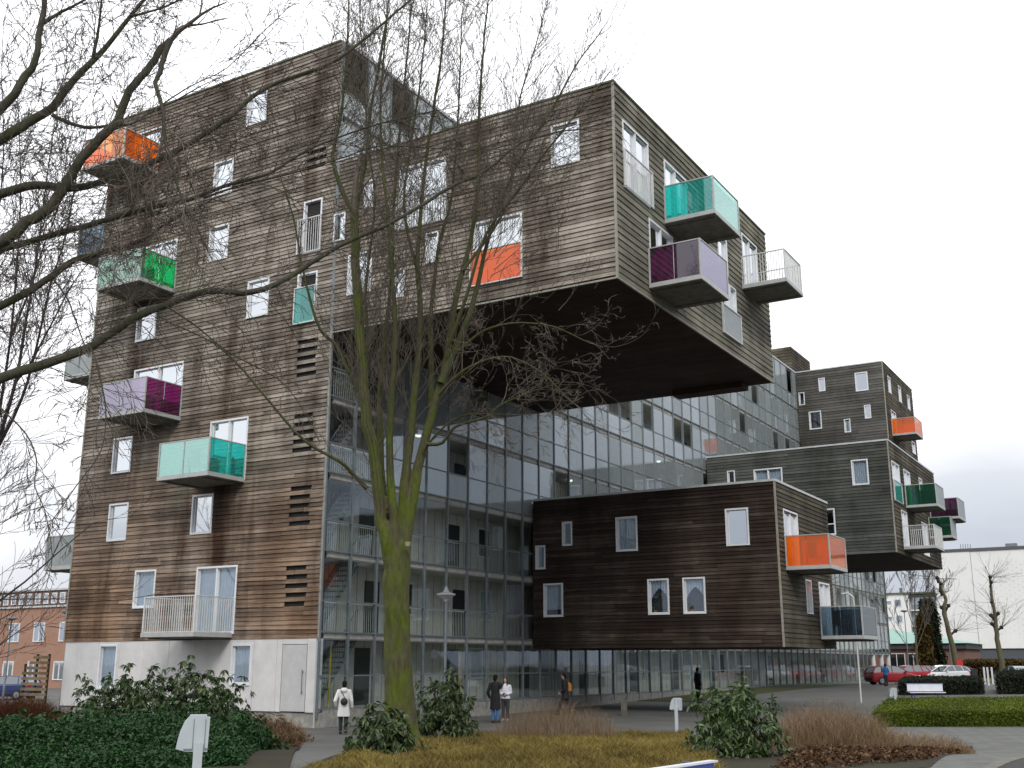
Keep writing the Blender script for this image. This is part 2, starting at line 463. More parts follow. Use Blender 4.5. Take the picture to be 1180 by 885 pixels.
# --- openings: (u0, u1, z0, z1, kind, parts)
WA = [(-5.3, -4.15, 24.7, 26.3, 'plain', 1), (-7.05, -5.9, 21.8, 23.42, 'plain', 1), (-7.05, -5.9, 18.8, 20.4, 'plain', 1),
      (-4.6, -3.4, 15.88, 17.5, 'plain', 1), (-11.2, -9.95, 15.88, 17.45, 'plain', 1), (-12.0, -10.8, 10.1, 11.66, 'plain', 1),
      (-11.9, -10.7, 7.2, 8.8, 'plain', 1), (-6.93, -5.75, 7.2, 8.8, 'plain', 1), (-9.95, -8.7, 4.38, 5.92, 'curtain', 1),
      (-.13, .46, 18.32, 19.5, 'plain', 1), (-1.74, -.76, 18.1, 20.4, 'plain', 1), (-1.88, -.84, 15.22, 17.3, 'plain', 1),
      (-12.4, -10.7, 23.98, 26.2, 'plain', 1), (-11.0, -9.0, 18.1, 20.32, 'plain', 2), (-11.06, -8.02, 12.12, 14.6, 'plain', 2),
      (-6.2, -4.1, 9.2, 11.76, 'plain', 2), (-6.4, -4.2, 3.3, 5.9, 'curtain', 2),
      (1.33, 1.87, 19.4, 20.58, 'plain', 1), (3.06, 5.24, 18.12, 20.68, 'plain', 2), (9.72, 10.85, 19.1, 20.72, 'plain', 1),
      (6.5, 8.53, 15.35, 17.72, 'plain', 2), (4.37, 4.95, 16.55, 17.76, 'plain', 1), (.67, 1.85, 15.95, 17.62, 'plain', 1),
      (2.85, 3.42, 15.45, 16.6, 'plain', 1)]
WB1 = [(.65, 2.85, 18.1, 20.66, 'plain', 2), (4.3, 6.5, 18.15, 20.66, 'plain', 2), (2.7, 4.9, 15.15, 17.7, 'plain', 2),
       (9.8, 10.9, 18.0, 19.6, 'plain', 1), (12.9, 14.95, 18.15, 20.7, 'plain', 2), (11.0, 11.75, 15.3, 17.68, 'plain', 1), (9.95, 10.95, 15.3, 17.68, 'plain', 1)]
WC = [(1.67, 2.22, 7.67, 8.83, 'curtain', 1), (4.52, 5.63, 7.25, 8.86, 'curtain', 1), (9.9, 10.97, 7.23, 8.88, 'plain', 1),
      (.19, .74, 6.62, 7.77, 'curtain', 1), (.62, 1.69, 4.35, 5.93, 'half', 1), (6.05, 7.1, 4.34, 5.94, 'valance', 1), (7.76, 8.83, 4.34, 5.94, 'valance', 1)]
WC2 = [(16.4, 18.5, 6.25, 8.86, 'plain', 2), (19.1, 20.05, 4.4, 5.95, 'plain', 1), (21.25, 23.1, 3.4, 5.96, 'plain', 2)]
WD = [(3.35, 5.3, 13.15, 14.8, 'curtain', 2), (9.8, 10.85, 13.2, 14.85, 'curtain', 1), (7.4, 8.54, 10.15, 11.85, 'cross', 1), (1.5, 2.05, 13.8, 14.88, 'dark', 1)]
WD2 = [(40.0, 42.2, 12.15, 14.72, 'plain', 2), (43.5, 45.5, 12.15, 14.7, 'plain', 2), (48.5, 49.6, 13.8, 14.85, 'plain', 1),
       (41.7, 43.4, 9.3, 11.78, 'plain', 2), (48.0, 49.9, 9.4, 11.7, 'plain', 2)]
WE = [(2.0, 2.57, 25.25, 26.45, 'plain', 1), (.18, .7, 24.22, 25.38, 'dark', 1), (5.15, 6.22, 24.85, 26.5, 'plain', 1),
      (.96, 2.04, 21.95, 23.56, 'dark', 1), (3.94, 4.48, 21.38, 22.56, 'plain', 1), (5.72, 6.26, 22.4, 23.58, 'plain', 1)]
WE2 = [(64.1, 65.15, 24.85, 26.35, 'plain', 1), (68.2, 69.3, 24.88, 26.4, 'plain', 1), (71.9, 73.0, 24.92, 26.3, 'plain', 1),
       (64.3, 66.2, 21.1, 23.4, 'plain', 2), (72.2, 73.6, 20.85, 22.0, 'plain', 1)]
# ventilation slots beside the gallery: every second board left out
slots = []
P_A = (27.25-3.1)/round((27.25-3.1)/.165)
for base, n in ((4.28, 5), (7.17, 5), (10.04, 5), (12.95, 5), (21.75, 3)):
    k0 = round((base-3.1)/P_A)
    for q in range(n):
        z0 = 3.1+(k0+2*q)*P_A; slots.append((-1.72+.03*math.sin(q*3+base), -.72+.05*math.sin(q*5+base), z0-.02, z0+P_A+.02 if q == 3 else z0+P_A-.02))

hole = lambda L, m=.03: [(a+m, b-m, c+m, d-m) for (a, b, c, d, *_) in L]
cladding(FA, [(-14.0, 0.0, 3.1, 27.25), (0.0, D1, 14.6, 21.78)], hole(WA)+slots, M['wood_gable'], seed=2, wild=1.7)
cladding(FB1, [(0.0, 16.4, 14.6, 21.78)], hole(WB1), M['wood_front'], pitch=.24, seed=3)
cladding(FC, [(0.06, D2, 2.9, 9.95)], hole(WC), M['wood_low'], seed=4, wild=.8)
cladding(FC2, [(Y2, 23.75, 2.9, 9.95)], hole(WC2), M['wood_low_front'], pitch=.2, seed=5)
cladding(FD, [(0.06, D3, 8.88, 15.9)], hole(WD), M['wood_mid'], pitch=.2, seed=6)
cladding(FD2, [(Y3, 54.5, 8.88, 15.9)], hole(WD2), M['wood_low_front'], pitch=.24, seed=7)
cladding(FE, [(0.06, D4, 20.5, 27.2)], hole(WE), M['wood_far'], pitch=.24, seed=8)
cladding(FE2, [(Y4, 74.5, 20.5, 27.2)], hole(WE2), M['wood_low_front'], pitch=.28, seed=9)
for F_, L in ((FA, WA), (FB1, WB1), (FC, WC), (FC2, WC2), (FD, WD), (FD2, WD2), (FE, WE), (FE2, WE2)):
    for (a, b, c, d, k, n) in L: window(F_, a, b, c, d, k, n)

# walls behind the boards, with rooms kept dim
def core(x0, x1, y0, y1, z0, z1, name='wall'):
    return MB().box(x0, x1, y0, y1, z0, z1).build(name, M['core'], BLD)
core(-13.9, -1.75, .32, 90.9, .3, 27.0)
core(-1.75, -.1, .05, .3, 3.1, 27.0)
core(-13.95, -1.75, .25, .32, 3.12, 27.0)
core(.0, D1-.3, .3, 16.3, 14.75, 21.5); core(.06, D2-.3, Y2+.3, 23.7, 3.05, 9.7)
core(.06, D3-.3, Y3+.3, 54.4, 9.0, 15.7); core(.06, D4-.3, Y4+.3, 74.4, 20.65, 26.95)
# thin returns so that the board backs never show daylight
mb = MB()
for (x0, x1, y0, y1, z0, z1) in ((-14, -13.9, .05, 90.9, 3.1, 27.0), (0.0, D1-.02, 16.3, 16.4, 14.6, 21.7), (.0, D2-.02, 23.7, 23.78, 2.9, 9.9),
                                 (0, D3-.02, 54.4, 54.5, 8.9, 15.8), (0, D4-.02, 74.4, 74.5, 20.5, 27.1), (-14, 0, 90.9, 91, 3.1, 27.0)):
    mb.box(x0, x1, y0, y1, z0, z1)
mb.build('rear_cladding', M['wood_far'], BLD)
# undersides of the boxes
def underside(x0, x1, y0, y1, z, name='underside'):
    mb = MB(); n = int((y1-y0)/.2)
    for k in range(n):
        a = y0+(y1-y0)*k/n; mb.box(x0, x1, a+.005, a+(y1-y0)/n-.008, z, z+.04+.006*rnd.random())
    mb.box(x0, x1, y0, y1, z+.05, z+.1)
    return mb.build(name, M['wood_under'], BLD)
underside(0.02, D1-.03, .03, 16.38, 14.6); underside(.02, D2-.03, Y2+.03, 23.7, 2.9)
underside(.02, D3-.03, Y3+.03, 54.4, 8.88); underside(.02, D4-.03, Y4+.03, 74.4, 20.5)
MB().box(7.6, 11.0, 15.4, 16.3, 14.35, 14.59).build('ceiling_beam', M['wood_under'], BLD)
# flat roofs and roof edges
mb = MB(); mb.box(-13.95, -.02, .05, 90.9, 27.0, 27.15); mb.box(0.02, D1-.05, .05, 16.3, 21.5, 21.7)
mb.box(.05, D2-.05, Y2+.05, 23.7, 9.72, 9.86); mb.box(.05, D3-.05, Y3+.05, 54.4, 15.72, 15.82); mb.box(.05, D4-.05, Y4+.05, 74.4, 26.98, 27.1)
mb.build('roof', plain('roof felt', (.12, .12, .12, 1), .9, .2), BLD)
mb = MB()
for (x0, x1, y0, y1, z) in ((-14.06, -.14, -.06, .14, 27.25), (4.9, D1+.06, -.06, .14, 21.78), (D1-.14, D1+.06, .142, 16.4, 21.78), (D4-.14, D4+.06, Y4+.142, 74.5, 27.2), (-14.06, -13.86, .142, 91, 27.25)):
    mb.box(x0, x1, y0, y1, z, z+.07)
mb.build('roof_edge', M['coping_dark'], BLD)
mb = MB()
for (x0, x1, y0, y1, z, h) in ((-.138, 4.898, -.06, .14, 21.78, .1), (-.14, .06, .142, 91, 27.16, .13), (.062, D2+.06, Y2-.06, Y2+.14, 9.95, .1), (D2-.14, D2+.06, Y2+.142, 23.78, 9.95, .1),
                            (.062, D3+.06, Y3-.06, Y3+.14, 15.9, .1), (D3-.14, D3+.06, Y3+.142, 54.5, 15.9, .1), (.062, D4+.06, Y4-.06, Y4+.14, 27.2, .09)):
    mb.box(x0, x1, y0, y1, z, z+h)
mb.build('coping', M['coping'], BLD)
for x, y, z0, z1 in ((D1, 0, 14.6, 21.77), (D2, Y2, 2.9, 9.94), (D3, Y3, 8.88, 15.89), (D4, Y4, 20.5, 27.19), (-14, 0, 3.1, 27.24)):
    s = -1 if x < 0 else 1
    MB().box(x-.03*s, x+.048*s, y-.048, y+.03, z0-.01, z1).build('corner_strip', M['trim'], BLD)
MB().box(-.04, .02, -.047, .0, 3.1, 14.55).build('corner_strip', M['trim'], BLD)
mb = MB(); mb.box(0.0, D1+.046, -.046, .02, 14.56, 14.62); mb.box(D1-.02, D1+.046, .0202, 16.4, 14.56, 14.62); mb.build('edge_strip', M['trim'], BLD)
# roof hut
c = MB().box(-7.9, -.1, 61.8, 67.6, 27.16, 29.45).build('roof_hut', M['wood_far'], BLD)
def hutclad(F_, u0, u1):
    return cladding(F_, [(u0, u1, 27.3, 29.5)], [], M['wood_low_front'], pitch=.27, name='cladding', seed=12)
hutclad(Face('x', -.06, 1), 61.75, 67.65); hutclad(Face('y', 61.76, -1), -7.9, -.02)

# ground floor of the gable
mb = MB(); xs = [-13.9, -13.1, -11.77, -10.5, -9.1, -7.65, -6.2, -4.85, -4.33, -3.12, -1.98, -1.72, -.52, -.06]
gh = [(-11.71, -10.62, 1.2, 2.97), (-4.28, -3.22, 1.42, 2.93)]
for a, b in zip(xs[:-1], xs[1:]):
    w = [h for h in gh if a-.1 <= h[0] and b+.1 >= h[1]]
    z0 = .52
    if a == -1.72: mb.box(a+.012, b-.006, -.02, .3, 2.9, 3.09); continue
    if w:
        h = w[0]
        if h[2] > .6: mb.box(a+.006, b-.006, -.02, .3, z0, h[2])
        mb.box(a+.006, b-.006, -.02, .3, h[3], 3.09)
        if h[0]-a > .02: mb.box(a+.006, h[0], -.02, .3, h[2], h[3])
        if b-h[1] > .02: mb.box(h[1], b-.006, -.02, .3, h[2], h[3])
    else: mb.box(a+.006, b-.006, -.02+.004*rnd.random(), .3, z0, 3.09)
mb.build('panel_wall', M['conc'], BLD)
MB().box(-14, -.1, .302, .34, .5, 3.1).build('wall', M['core'], BLD)
MB().box(-13.9, .1, .06, .6, -.3, .5).build('plinth', M['plinth'], BLD)
for (a, b, c, d) in gh: window(FA, a, b, c, d, 'curtain')
d = MB().box(-1.69, -.55, -.015, .02, .54, 2.88).build('door', plain('white steel door', (.5, .5, .5, 1), .5, .08), BLD)
mb = MB(); mb.tube([(-.68, -.07, 1.15), (-.68, -.07, 2.0)], .018, 8); mb.box(-.7, -.66, -.07, -.012, 1.2, 1.23); mb.box(-.7, -.66, -.07, -.012, 1.9, 1.93)
mb.build('handle', M['steel'], d)
MB().tube([(-.03, -.07, 0.0), (-.03, -.07, 3.0)], .035, 8).build('downpipe', M['rail'], BLD)

# balconies
balcony(FA, -13.35, -10.72, 23.78, M['orange'], M['orange_f'], 'topmost balcony on the gable, with bright orange glass')
balcony(FA, -11.6, -8.95, 17.75, M['green'], M['green_f'], 'gable balcony with bottle green side glass and a front pale with mirrored sky')
balcony(FA, -10.65, -8.0, 11.98, M['purple'], M['purple_f'], 'gable balcony with purple side glass')
balcony(FA, -6.85, -4.15, 9.08, M['teal'], M['teal_f'], 'gable balcony with turquoise glass')
balcony(FA, -7.05, -4.3, 3.14, None, None, 'lowest gable balcony with white vertical bars', kind='rail')
balcony(FB1, 4.2, 6.88, 17.97, M['teal'], M['teal_f'], 'turquoise glass balcony high on the great overhanging box', split=1)
balcony(FB1, 2.58, 5.24, 14.96, M['purple_d'], M['purple_f'], 'purple glass balcony low on the great overhanging box', split=1)
balcony(FB1, 12.7, 15.1, 17.97, None, None, 'white barred balcony at the end of the great overhanging box', kind='rail')
balcony(FC2, 16.38, 19.02, 6.13, M['orange'], M['orange_f'], 'orange glass balcony on the lowest box', split=1)
balcony(FC2, 21.15, 23.85, 3.28, M['smoke'], M['smoke'], 'smoked glass balcony near the ground', split=1)
balcony(FD2, 43.45, 46.1, 12.06, M['green_d'], M['grey_p'], 'dark green glass balcony on the third box', split=1)
balcony(FD2, 51.6, 54.3, 12.16, M['purple_d'], M['grey_p'], 'purple glass balcony at the far end of the third box', split=1)
balcony(FD2, 50.7, 52.6, 10.75, M['green_d'], M['grey_p'], 'small dark green balcony half hidden below the purple one', depth=1.5, split=1)
balcony(FD2, 41.6, 44.25, 9.2, None, None, 'white barred balcony under the dark green one', kind='rail')
balcony(FE2, 64.1, 66.9, 20.98, M['orange'], M['orange_f'], 'orange glass balcony on the farthest high box', split=1)
balcony(FW, .1, 2.7, 6.15, M['grey_p'], M['grey_p'], 'grey panelled balcony low behind the gable', split=1)
balcony(FW, .1, 2.7, 14.8, M['grey_p'], M['grey_p'], 'grey panelled balcony halfway up behind the gable', split=1)
balcony(FW, .1, 2.7, 20.7, M['smoke'], M['smoke'], 'dark balcony high behind the gable', split=1)
# french balustrades and coloured guards in front of windows
for F_, u0, u1, z0, z1 in ((FA, -1.92, -.74, 18.12, 19.6), (FA, 3.0, 5.3, 18.12, 19.45), (FB1, .58, 2.95, 18.1, 19.5)):
    railing(F_, u0, u1, .12, z0, z1, 'balustrade', M['railw'], BLD)
def guard(F_, u0, u1, z0, z1, mat, lab):
    mb = MB(); F_.box(mb, u0, u1, .09, .1, z0, z1); o = mb.build('glass_guard', mat, BLD); o['label'] = lab
    e = MB()
    for a, b, c, d in ((u0-.04, u0, z0-.04, z1+.04), (u1, u1+.04, z0-.04, z1+.04), (u0, u1, z0-.04, z0), (u0, u1, z1, z1+.04)): F_.box(e, a, b, .04, .13, c, d)
    e.build('guard_frame', M['railw'], o)
guard(FA, -1.92, -.9, 15.22, 16.66, M['teal'], 'turquoise glass guard before a tall gable window')
guard(FA, 6.42, 8.52, 15.3, 16.55, M['orange'], 'orange glass guard on the overhanging box')
guard(FB1, 9.9, 12.0, 15.32, 16.5, M['grey_p'], 'pale grey guard under the white barred balcony')
guard(FD2, 40.0, 42.2, 12.2, 13.45, M['teal'], 'turquoise guard on the third box')
# bicycle stored on the smoked balcony is its own thing further down

# ---------------------------------------------------------------- glazed galleries
ZF = [.62, 3.3, 6.24, 9.17, 12.1, 15.05, 18.0, 20.92, 23.85, 27.16]
BAY = 1.612; NB = 56; YS = [k*BAY for k in range(NB+1)]
def inside(y, z):
    return (y < 16.4 and 14.6 < z < 21.6) or (Y2-.1 < y < 23.78 and 2.9 < z < 9.9) or (Y3-.1 < y < 54.5 and 8.9 < z < 15.8) or (Y4-.1 < y < 74.5 and z > 20.5)
for k, y in enumerate(YS):
    mb = MB(); zz0 = .3 if y < 82 else 3.1
    mb.box(-.09, .05, y-.035, y+.035, zz0, 27.14)
    if not (0 < y < 16.4): pass
    mb.build('mullion', M['steel'], BLD)
for j in range(1, 9):
    z = ZF[j]; y1 = 90.4
    fl = MB().box(-1.74, -.1, .32, y1, z-.24, z-.02).build('gallery_floor', M['slabedge'], BLD)
    MB().box(-.098, -.055, .32, y1, z-.2, z).build('floor_edge', M['bandedge'], fl)
    MB().box(-.03, .03, .04, 90.2, z+.0, z+.05).build('glazing_bar', M['steel'], fl); MB().box(-.03, .03, .04, 90.2, z+1.12, z+1.17).build('glazing_bar', M['steel'], fl)
MB().box(-.03, .03, .04, 82.1, .6, .65).build('glazing_bar', M['steel'], BLD); MB().box(-.03, .03, .04, 82.1, 1.75, 1.8).build('glazing_bar', M['steel'], BLD)
MB().box(-1.74, -.1, .62, 82, -.4, .6).build('gallery_floor', M['slabedge'], BLD)
MB().box(-.1, .02, .32, 82.2, -.4, .585).build('plinth', M['plinth'], BLD)
MB().box(-1.8, -1.745, .33, 90.8, .6, 27.0).build('gallery_wall', M['galleryw'], BLD)
# ceiling joints / vertical joints of the gallery wall panels
mb = MB()
for k in range(150):
    y = .6+k*.6
    mb.box(-1.744, -1.738, y, y+.02, .62, 27.0)
mb.build('wall_joint', M['slab'], BLD)
# panes, nearest bays first; a few bays stand open above the rail
pr_ = random.Random(11); cand = []
for j in range(0, 9):
    for k in range(NB):
        y = (YS[k]+YS[k+1])/2; z = (ZF[j]+ZF[j+1])/2
        if inside(y, z) or (j == 0 and k >= 51): continue
        open_ = pr_.random() < (.0 if j == 0 else .16 if j < 8 else .22)
        d = math.dist((0, y, z), tuple(CAM)); cand.append((d, j, k, open_))
cand.sort()
rest = {'gpane': MB(), 'gpane_top': MB(), 'gpane_roof': MB()}; cnt = 0
def pane_boxes(mb, j, k, op):
    zt = ZF[j+1]-(.27 if j < 8 else .05)
    a, b = YS[k]+.03, YS[k+1]-.03
    zm = ZF[j]+1.12 if j else 1.75
    tn = rnd.random(); mb.box(-.004, .004, a, b, ZF[j]+.04, zm, tn)
    if not op: mb.box(-.004, .004, a, b, zm+.05, zt, tn)
for d, j, k, op in cand:
    top = 'gpane_roof' if j >= 7 else 'gpane_top' if (j >= 3 and not (k < 2 and j < 5)) else 'gpane'
    if cnt < 96:
        mb = MB(); pane_boxes(mb, j, k, op); mb.build('glass_pane', M[top], BLD); cnt += 1
    else: pane_boxes(rest[top], j, k, op)
for k_, mb in rest.items(): tag(mb.build('glazing', M[k_], BLD), kind='stuff')
# gallery railings
for j in range(1, 9):
    mb = MB(); y = .15; z = ZF[j]
    while y < 62:
        if not inside(y, z+1): mb.box(-.17, -.155, y-.008, y+.008, z, z+1.08)
        y += .125 if y < 24 else .25
    mb.box(-.18, -.145, .1, 62, z+1.08, z+1.12)
    mb.build('gallery_railing', M['railw'], BLD)
# front doors and kitchen windows on the gallery wall
pr_ = random.Random(5)
for j in range(0, 9):
    for k in range(0, 10):
        y0 = 4.2+k*6.45+(.5 if j % 2 else 0)
        z = ZF[j]
        if inside(y0+1, z+1.3) or y0 > 61: continue
        dd = MB().box(-1.74, -1.70, y0, y0+.95, z, z+2.2).build('door', M['doorg'], BLD)
        fr = MB(); a, b = y0+1.9+.3*(j % 3), y0+3.0+.3*(j % 3)
        if k > 6: continue
        for q in ((a, a+.07, z+.9, z+2.3), (b-.07, b, z+.9, z+2.3), (a+.07, b-.07, z+2.23, z+2.3), (a+.07, b-.07, z+.9, z+.97)): fr.box(-1.74, -1.66, q[0], q[1], q[2], q[3])
        fr = fr.build('gallery_window', M['frame'], BLD)
        MB().box(-1.735, -1.72, a+.07, b-.07, z+.97, z+2.23).build('pane', M['inner' if pr_.random() < .6 else 'curtain'], fr)
# stair flights in the first bays
for j in range(0, 8):
    z0, z1 = ZF[j], ZF[j+1]
    mb = MB()
    for x in (-.62, -1.55):
        mb.add([(x, .35, z0), (x, .65, z0), (x, 3.05, z1-.05), (x, 2.75, z1-.05), (x+.05, .35, z0), (x+.05, .65, z0), (x+.05, 3.05, z1-.05), (x+.05, 2.75, z1-.05)],
               [(0, 1, 2, 3), (7, 6, 5, 4), (0, 4, 5, 1), (1, 5, 6, 2), (2, 6, 7, 3), (3, 7, 4, 0)])
    for q in range(14):
        t = (q+.5)/14; mb.box(-1.5, -.57, .42+2.35*t, .68+2.35*t, z0+(z1-z0)*t-.02, z0+(z1-z0)*t+.02)
    for q in range(18):
        t = q/17; mb.box(-.6, -.585, .5+2.35*t, .515+2.35*t, z0+(z1-z0)*t, z0+(z1-z0)*t+.95)
    mb.tube([(-.59, .5, z0+.95), (-.59, 2.85, z1+.95)], .02, 6)
    mb.build('stair', M['steel'], BLD)
MB().box(-1.7, -1.66, .35, 1.4, 4.3, 5.9).build('stair_panel', plain('orange stair panel', (.5, .12, .04, 1), .6), BLD)
for y in (1.25, 9.9):
    MB().tube([(-.5, y, .6), (-.5, y, 3.05)], .04, 8).build('yellow_pipe', plain('yellow pipe', (.45, .33, .04, 1), .5), BLD)
# columns carrying the open end
for y in (84, 87.5, 90.6):
    MB().tube([(-.25, y, .4), (-.25, y, 3.1)], .22, 16).build('column', M['conc'], BLD)
# lamps under gallery ceilings
lm = NT('lit ceiling lamp'); em = lm.n('ShaderNodeEmission'); em.inputs['Color'].default_value = (1, .93, .8, 1); em.inputs['Strength'].default_value = 4
lm.l(em.outputs[0], lm.out.inputs['Surface'])
for y, z in ((6.9, 12.1-.25), (21.0, 12.1-.25), (24.0, 9.17-.25), (30.5, 12.1-.25), (33.2, 15.05-.25)):
    MB().rings([(-.8, y, z-.07, .09, .09), (-.8, y, z-.03, .13, .13), (-.8, y, z, .13, .13)], 14).build('ceiling_lamp', lm.m, BLD)
# ================================================================ ground
def sheet(name, corners, nu, nv, dz, mat, kind='structure', clampz=None):
    A, B, C_, D = [np.array(c, float) for c in corners]
    u, v = np.meshgrid(np.linspace(0, 1, nu+1), np.linspace(0, 1, nv+1))
    u = u[..., None]; v = v[..., None]
    P = (A*(1-u)+B*u)*(1-v)+(D*(1-u)+C_*u)*v
    x, y = P[..., 0].ravel(), P[..., 1].ravel(); z = garr(x, y)+dz
    V = [(float(a), float(b), float(c)) for a, b, c in zip(x, y, z)]
    F = [(j*(nu+1)+i, j*(nu+1)+i+1, (j+1)*(nu+1)+i+1, (j+1)*(nu+1)+i) for j in range(nv) for i in range(nu)]
    rim = [i for i in range(nu+1)]+[j*(nu+1)+nu for j in range(1, nv+1)]+[nv*(nu+1)+i for i in range(nu-1, -1, -1)]+[j*(nu+1) for j in range(nv-1, 0, -1)]
    o_ = len(V); V += [(V[i][0], V[i][1], V[i][2]-.2) for i in rim]; F += [(rim[i], rim[(i+1) % len(rim)], o_+(i+1) % len(rim), o_+i) for i in range(len(rim))]
    o = mk(name, V, F, mat)
    if kind: o['kind'] = kind
    return o

def gmat(name, a, b, sc, c=None, bump=.25, big=.12, rough=.9):
    t = NT(name); n1 = t.noise(sc, t.pos(), 6, .7); n2 = t.noise(big, t.pos(), 4)
    k = t.ramp(n1, [(.3, a), (.7, b)])
    if c: k = t.mix(t.ramp(n2, [(.42, (0, 0, 0)), (.6, (1, 1, 1))]), k, c)
    t.bsdf(k, rough, bump=n1, bs=bump, spec=.3, dist=.02); return t.m
m_asph = gmat('worn asphalt', (.085, .088, .088, 1), (.15, .153, .15, 1), 30, (.1, .098, .085, 1), big=.5)
m_soil = gmat('dark soil', (.012, .009, .006, 1), (.045, .032, .02, 1), 9, (.03, .03, .014, 1), bump=.8, big=.9)
m_lawn = gmat('winter lawn', (.03, .045, .012, 1), (.07, .09, .025, 1), 14, (.05, .05, .02, 1), big=.7)
m_road = gmat('dark asphalt road', (.03, .03, .03, 1), (.06, .06, .058, 1), 40, big=.3)
# concrete slabs
t = NT('concrete slabs'); tc = t.pos()
br = t.n('ShaderNodeTexBrick'); br.offset = .5
for k, v in (('Scale', 1.0), ('Mortar Size', .02), ('Mortar Smooth', .3), ('Brick Width', .6), ('Row Height', .4), ('Bias', 0.0)): br.inputs[k].default_value = v
br.inputs['Color1'].default_value = (.12, .125, .12, 1); br.inputs['Color2'].default_value = (.165, .17, .16, 1); br.inputs['Mortar'].default_value = (.06, .06, .045, 1)
mpn = t.n('ShaderNodeMapping'); mpn.inputs['Rotation'].default_value = (0, 0, R(-52)); t.l(tc, mpn.inputs[0]); t.l(mpn.outputs[0], br.inputs['Vector'])
k = t.mix(t.math('MULTIPLY', t.noise(2.2, t.pos(), 5), .8), br.outputs['Color'], (.45, .45, .38, 1), 'MULTIPLY')
t.bsdf(k, .85, bump=br.outputs['Fac'], bs=-.3); m_slab = t.m

# one sheet to the horizon: fine in the middle, wide at the rim
xs = np.concatenate([[-3000, -1200, -500, -250], np.arange(-120, -30, 10), np.arange(-30, 60, 1.5), np.arange(60, 120, 10), [250, 500, 1200, 3000]])
ys = np.concatenate([[-3000, -1200, -500, -200], np.arange(-90, -50, 10), np.arange(-50, 70, 1.5), np.arange(70, 200, 10), [300, 500, 1200, 3000]])
X_, Y_ = np.meshgrid(xs, ys); Z_ = garr(X_.ravel(), Y_.ravel())
V = [tuple(map(float, q)) for q in zip(X_.ravel(), Y_.ravel(), Z_)]
nx = len(xs); F = [(j*nx+i, j*nx+i+1, (j+1)*nx+i+1, (j+1)*nx+i) for j in range(len(ys)-1) for i in range(nx-1)]
mk('ground', V, F, m_asph, smooth=True)['kind'] = 'structure'
W2 = lambda px, d: at(px, 764, d)[:2]
sheet('planting_bed', [(6.6, -2.3), (13.6, 2.3), (22.4, -18.6), (16.6, -21.0)], 24, 40, .03, m_soil)
sheet('planting_bed', [W2(-60, 15.5), W2(335, 16), W2(352, 34.5), W2(-60, 40)], 30, 40, .03, m_soil)
sheet('planting_bed', [W2(800, 15.2), W2(1062, 18.2), W2(1112, 31), W2(868, 37)], 24, 24, .034, m_soil)
sheet('lawn', [(.1, 27), (3.4, 27), (4.2, 60), (.1, 60)], 8, 30, .03, m_lawn)
sheet('lawn', [W2(1040, 101), W2(1400, 95), W2(1400, 160), W2(1040, 150)], 8, 8, .05, m_lawn)
sheet('pavement', [W2(1015, 16), W2(1500, 22), W2(1420, 60), W2(1010, 40.5)], 24, 24, .022, m_slab)
sheet('road', [W2(1120, 17.4), W2(1600, 17.5), W2(1600, 34), W2(1212, 26)], 16, 16, .028, m_road)
a_, b_ = np.array(W2(1120, 17.4)), np.array(W2(1212, 26.2))
mb = MB(); n_ = 20
for i in range(n_):
    p, q = a_+(b_-a_)*i/n_, a_+(b_-a_)*(i+.985)/n_; w = np.array([-(q-p)[1], (q-p)[0]]); w = w/np.linalg.norm(w)*.1
    vs = [(*(p-w), g(*p)-.1), (*(q-w), g(*q)-.1), (*(q+w), g(*q)-.1), (*(p+w), g(*p)-.1), (*(p-w), g(*p)+.045), (*(q-w), g(*q)+.045), (*(q+w), g(*q)+.045), (*(p+w), g(*p)+.045)]
    mb.add(vs, [(3, 2, 1, 0), (4, 5, 6, 7), (0, 1, 5, 4), (1, 2, 6, 5), (2, 3, 7, 6), (3, 0, 4, 7)])
mb.build('kerb', M['slab'])['kind'] = 'structure'

# ================================================================ vegetation
nr = np.random.default_rng(3)
def norm(a): return a/np.maximum(1e-9, np.linalg.norm(a, axis=-1, keepdims=True))

def leaf_quads(P, Dr, L, W, fold=.25):
    """rhombic leaves at P along Dr"""
    n = len(P); up = norm(nr.normal(size=(n, 3))+np.array([0, 0, 1.2])); side = norm(np.cross(Dr, up)); nor = np.cross(side, Dr)
    L = L[:, None]; W = W[:, None]
    a = P; b = P+Dr*L*.45+side*W*.5+nor*W*fold; c = P+Dr*L-np.array([0, 0, 1])*L*.12; d = P+Dr*L*.45-side*W*.5+nor*W*fold
    return np.stack([a, b, c, d], 1).reshape(-1, 3)

def whorls(P, out, nl, L, W, droop):
    """rings of leaves around shoot tips P pointing out"""
    n = len(P); Pw = np.repeat(P, nl, 0); O = np.repeat(out, nl, 0)
    ang = np.tile(np.arange(nl)*2*math.pi/nl, n)+nr.uniform(0, 6.28, n*nl)*.15+np.repeat(nr.uniform(0, 6.28, n), nl)
    a = norm(np.cross(O, np.tile([.3, .2, 1.], (n*nl, 1)))); b = np.cross(O, a)
    rad = a*np.cos(ang)[:, None]+b*np.sin(ang)[:, None]
    D = norm(rad+O*nr.uniform(.0, .7, (n*nl, 1))-np.array([0, 0, 1])*nr.uniform(droop*.4, droop*1.5, (n*nl, 1)))
    return leaf_quads(Pw, D, nr.uniform(.7, 1.15, n*nl)*L, nr.uniform(.8, 1.1, n*nl)*W)

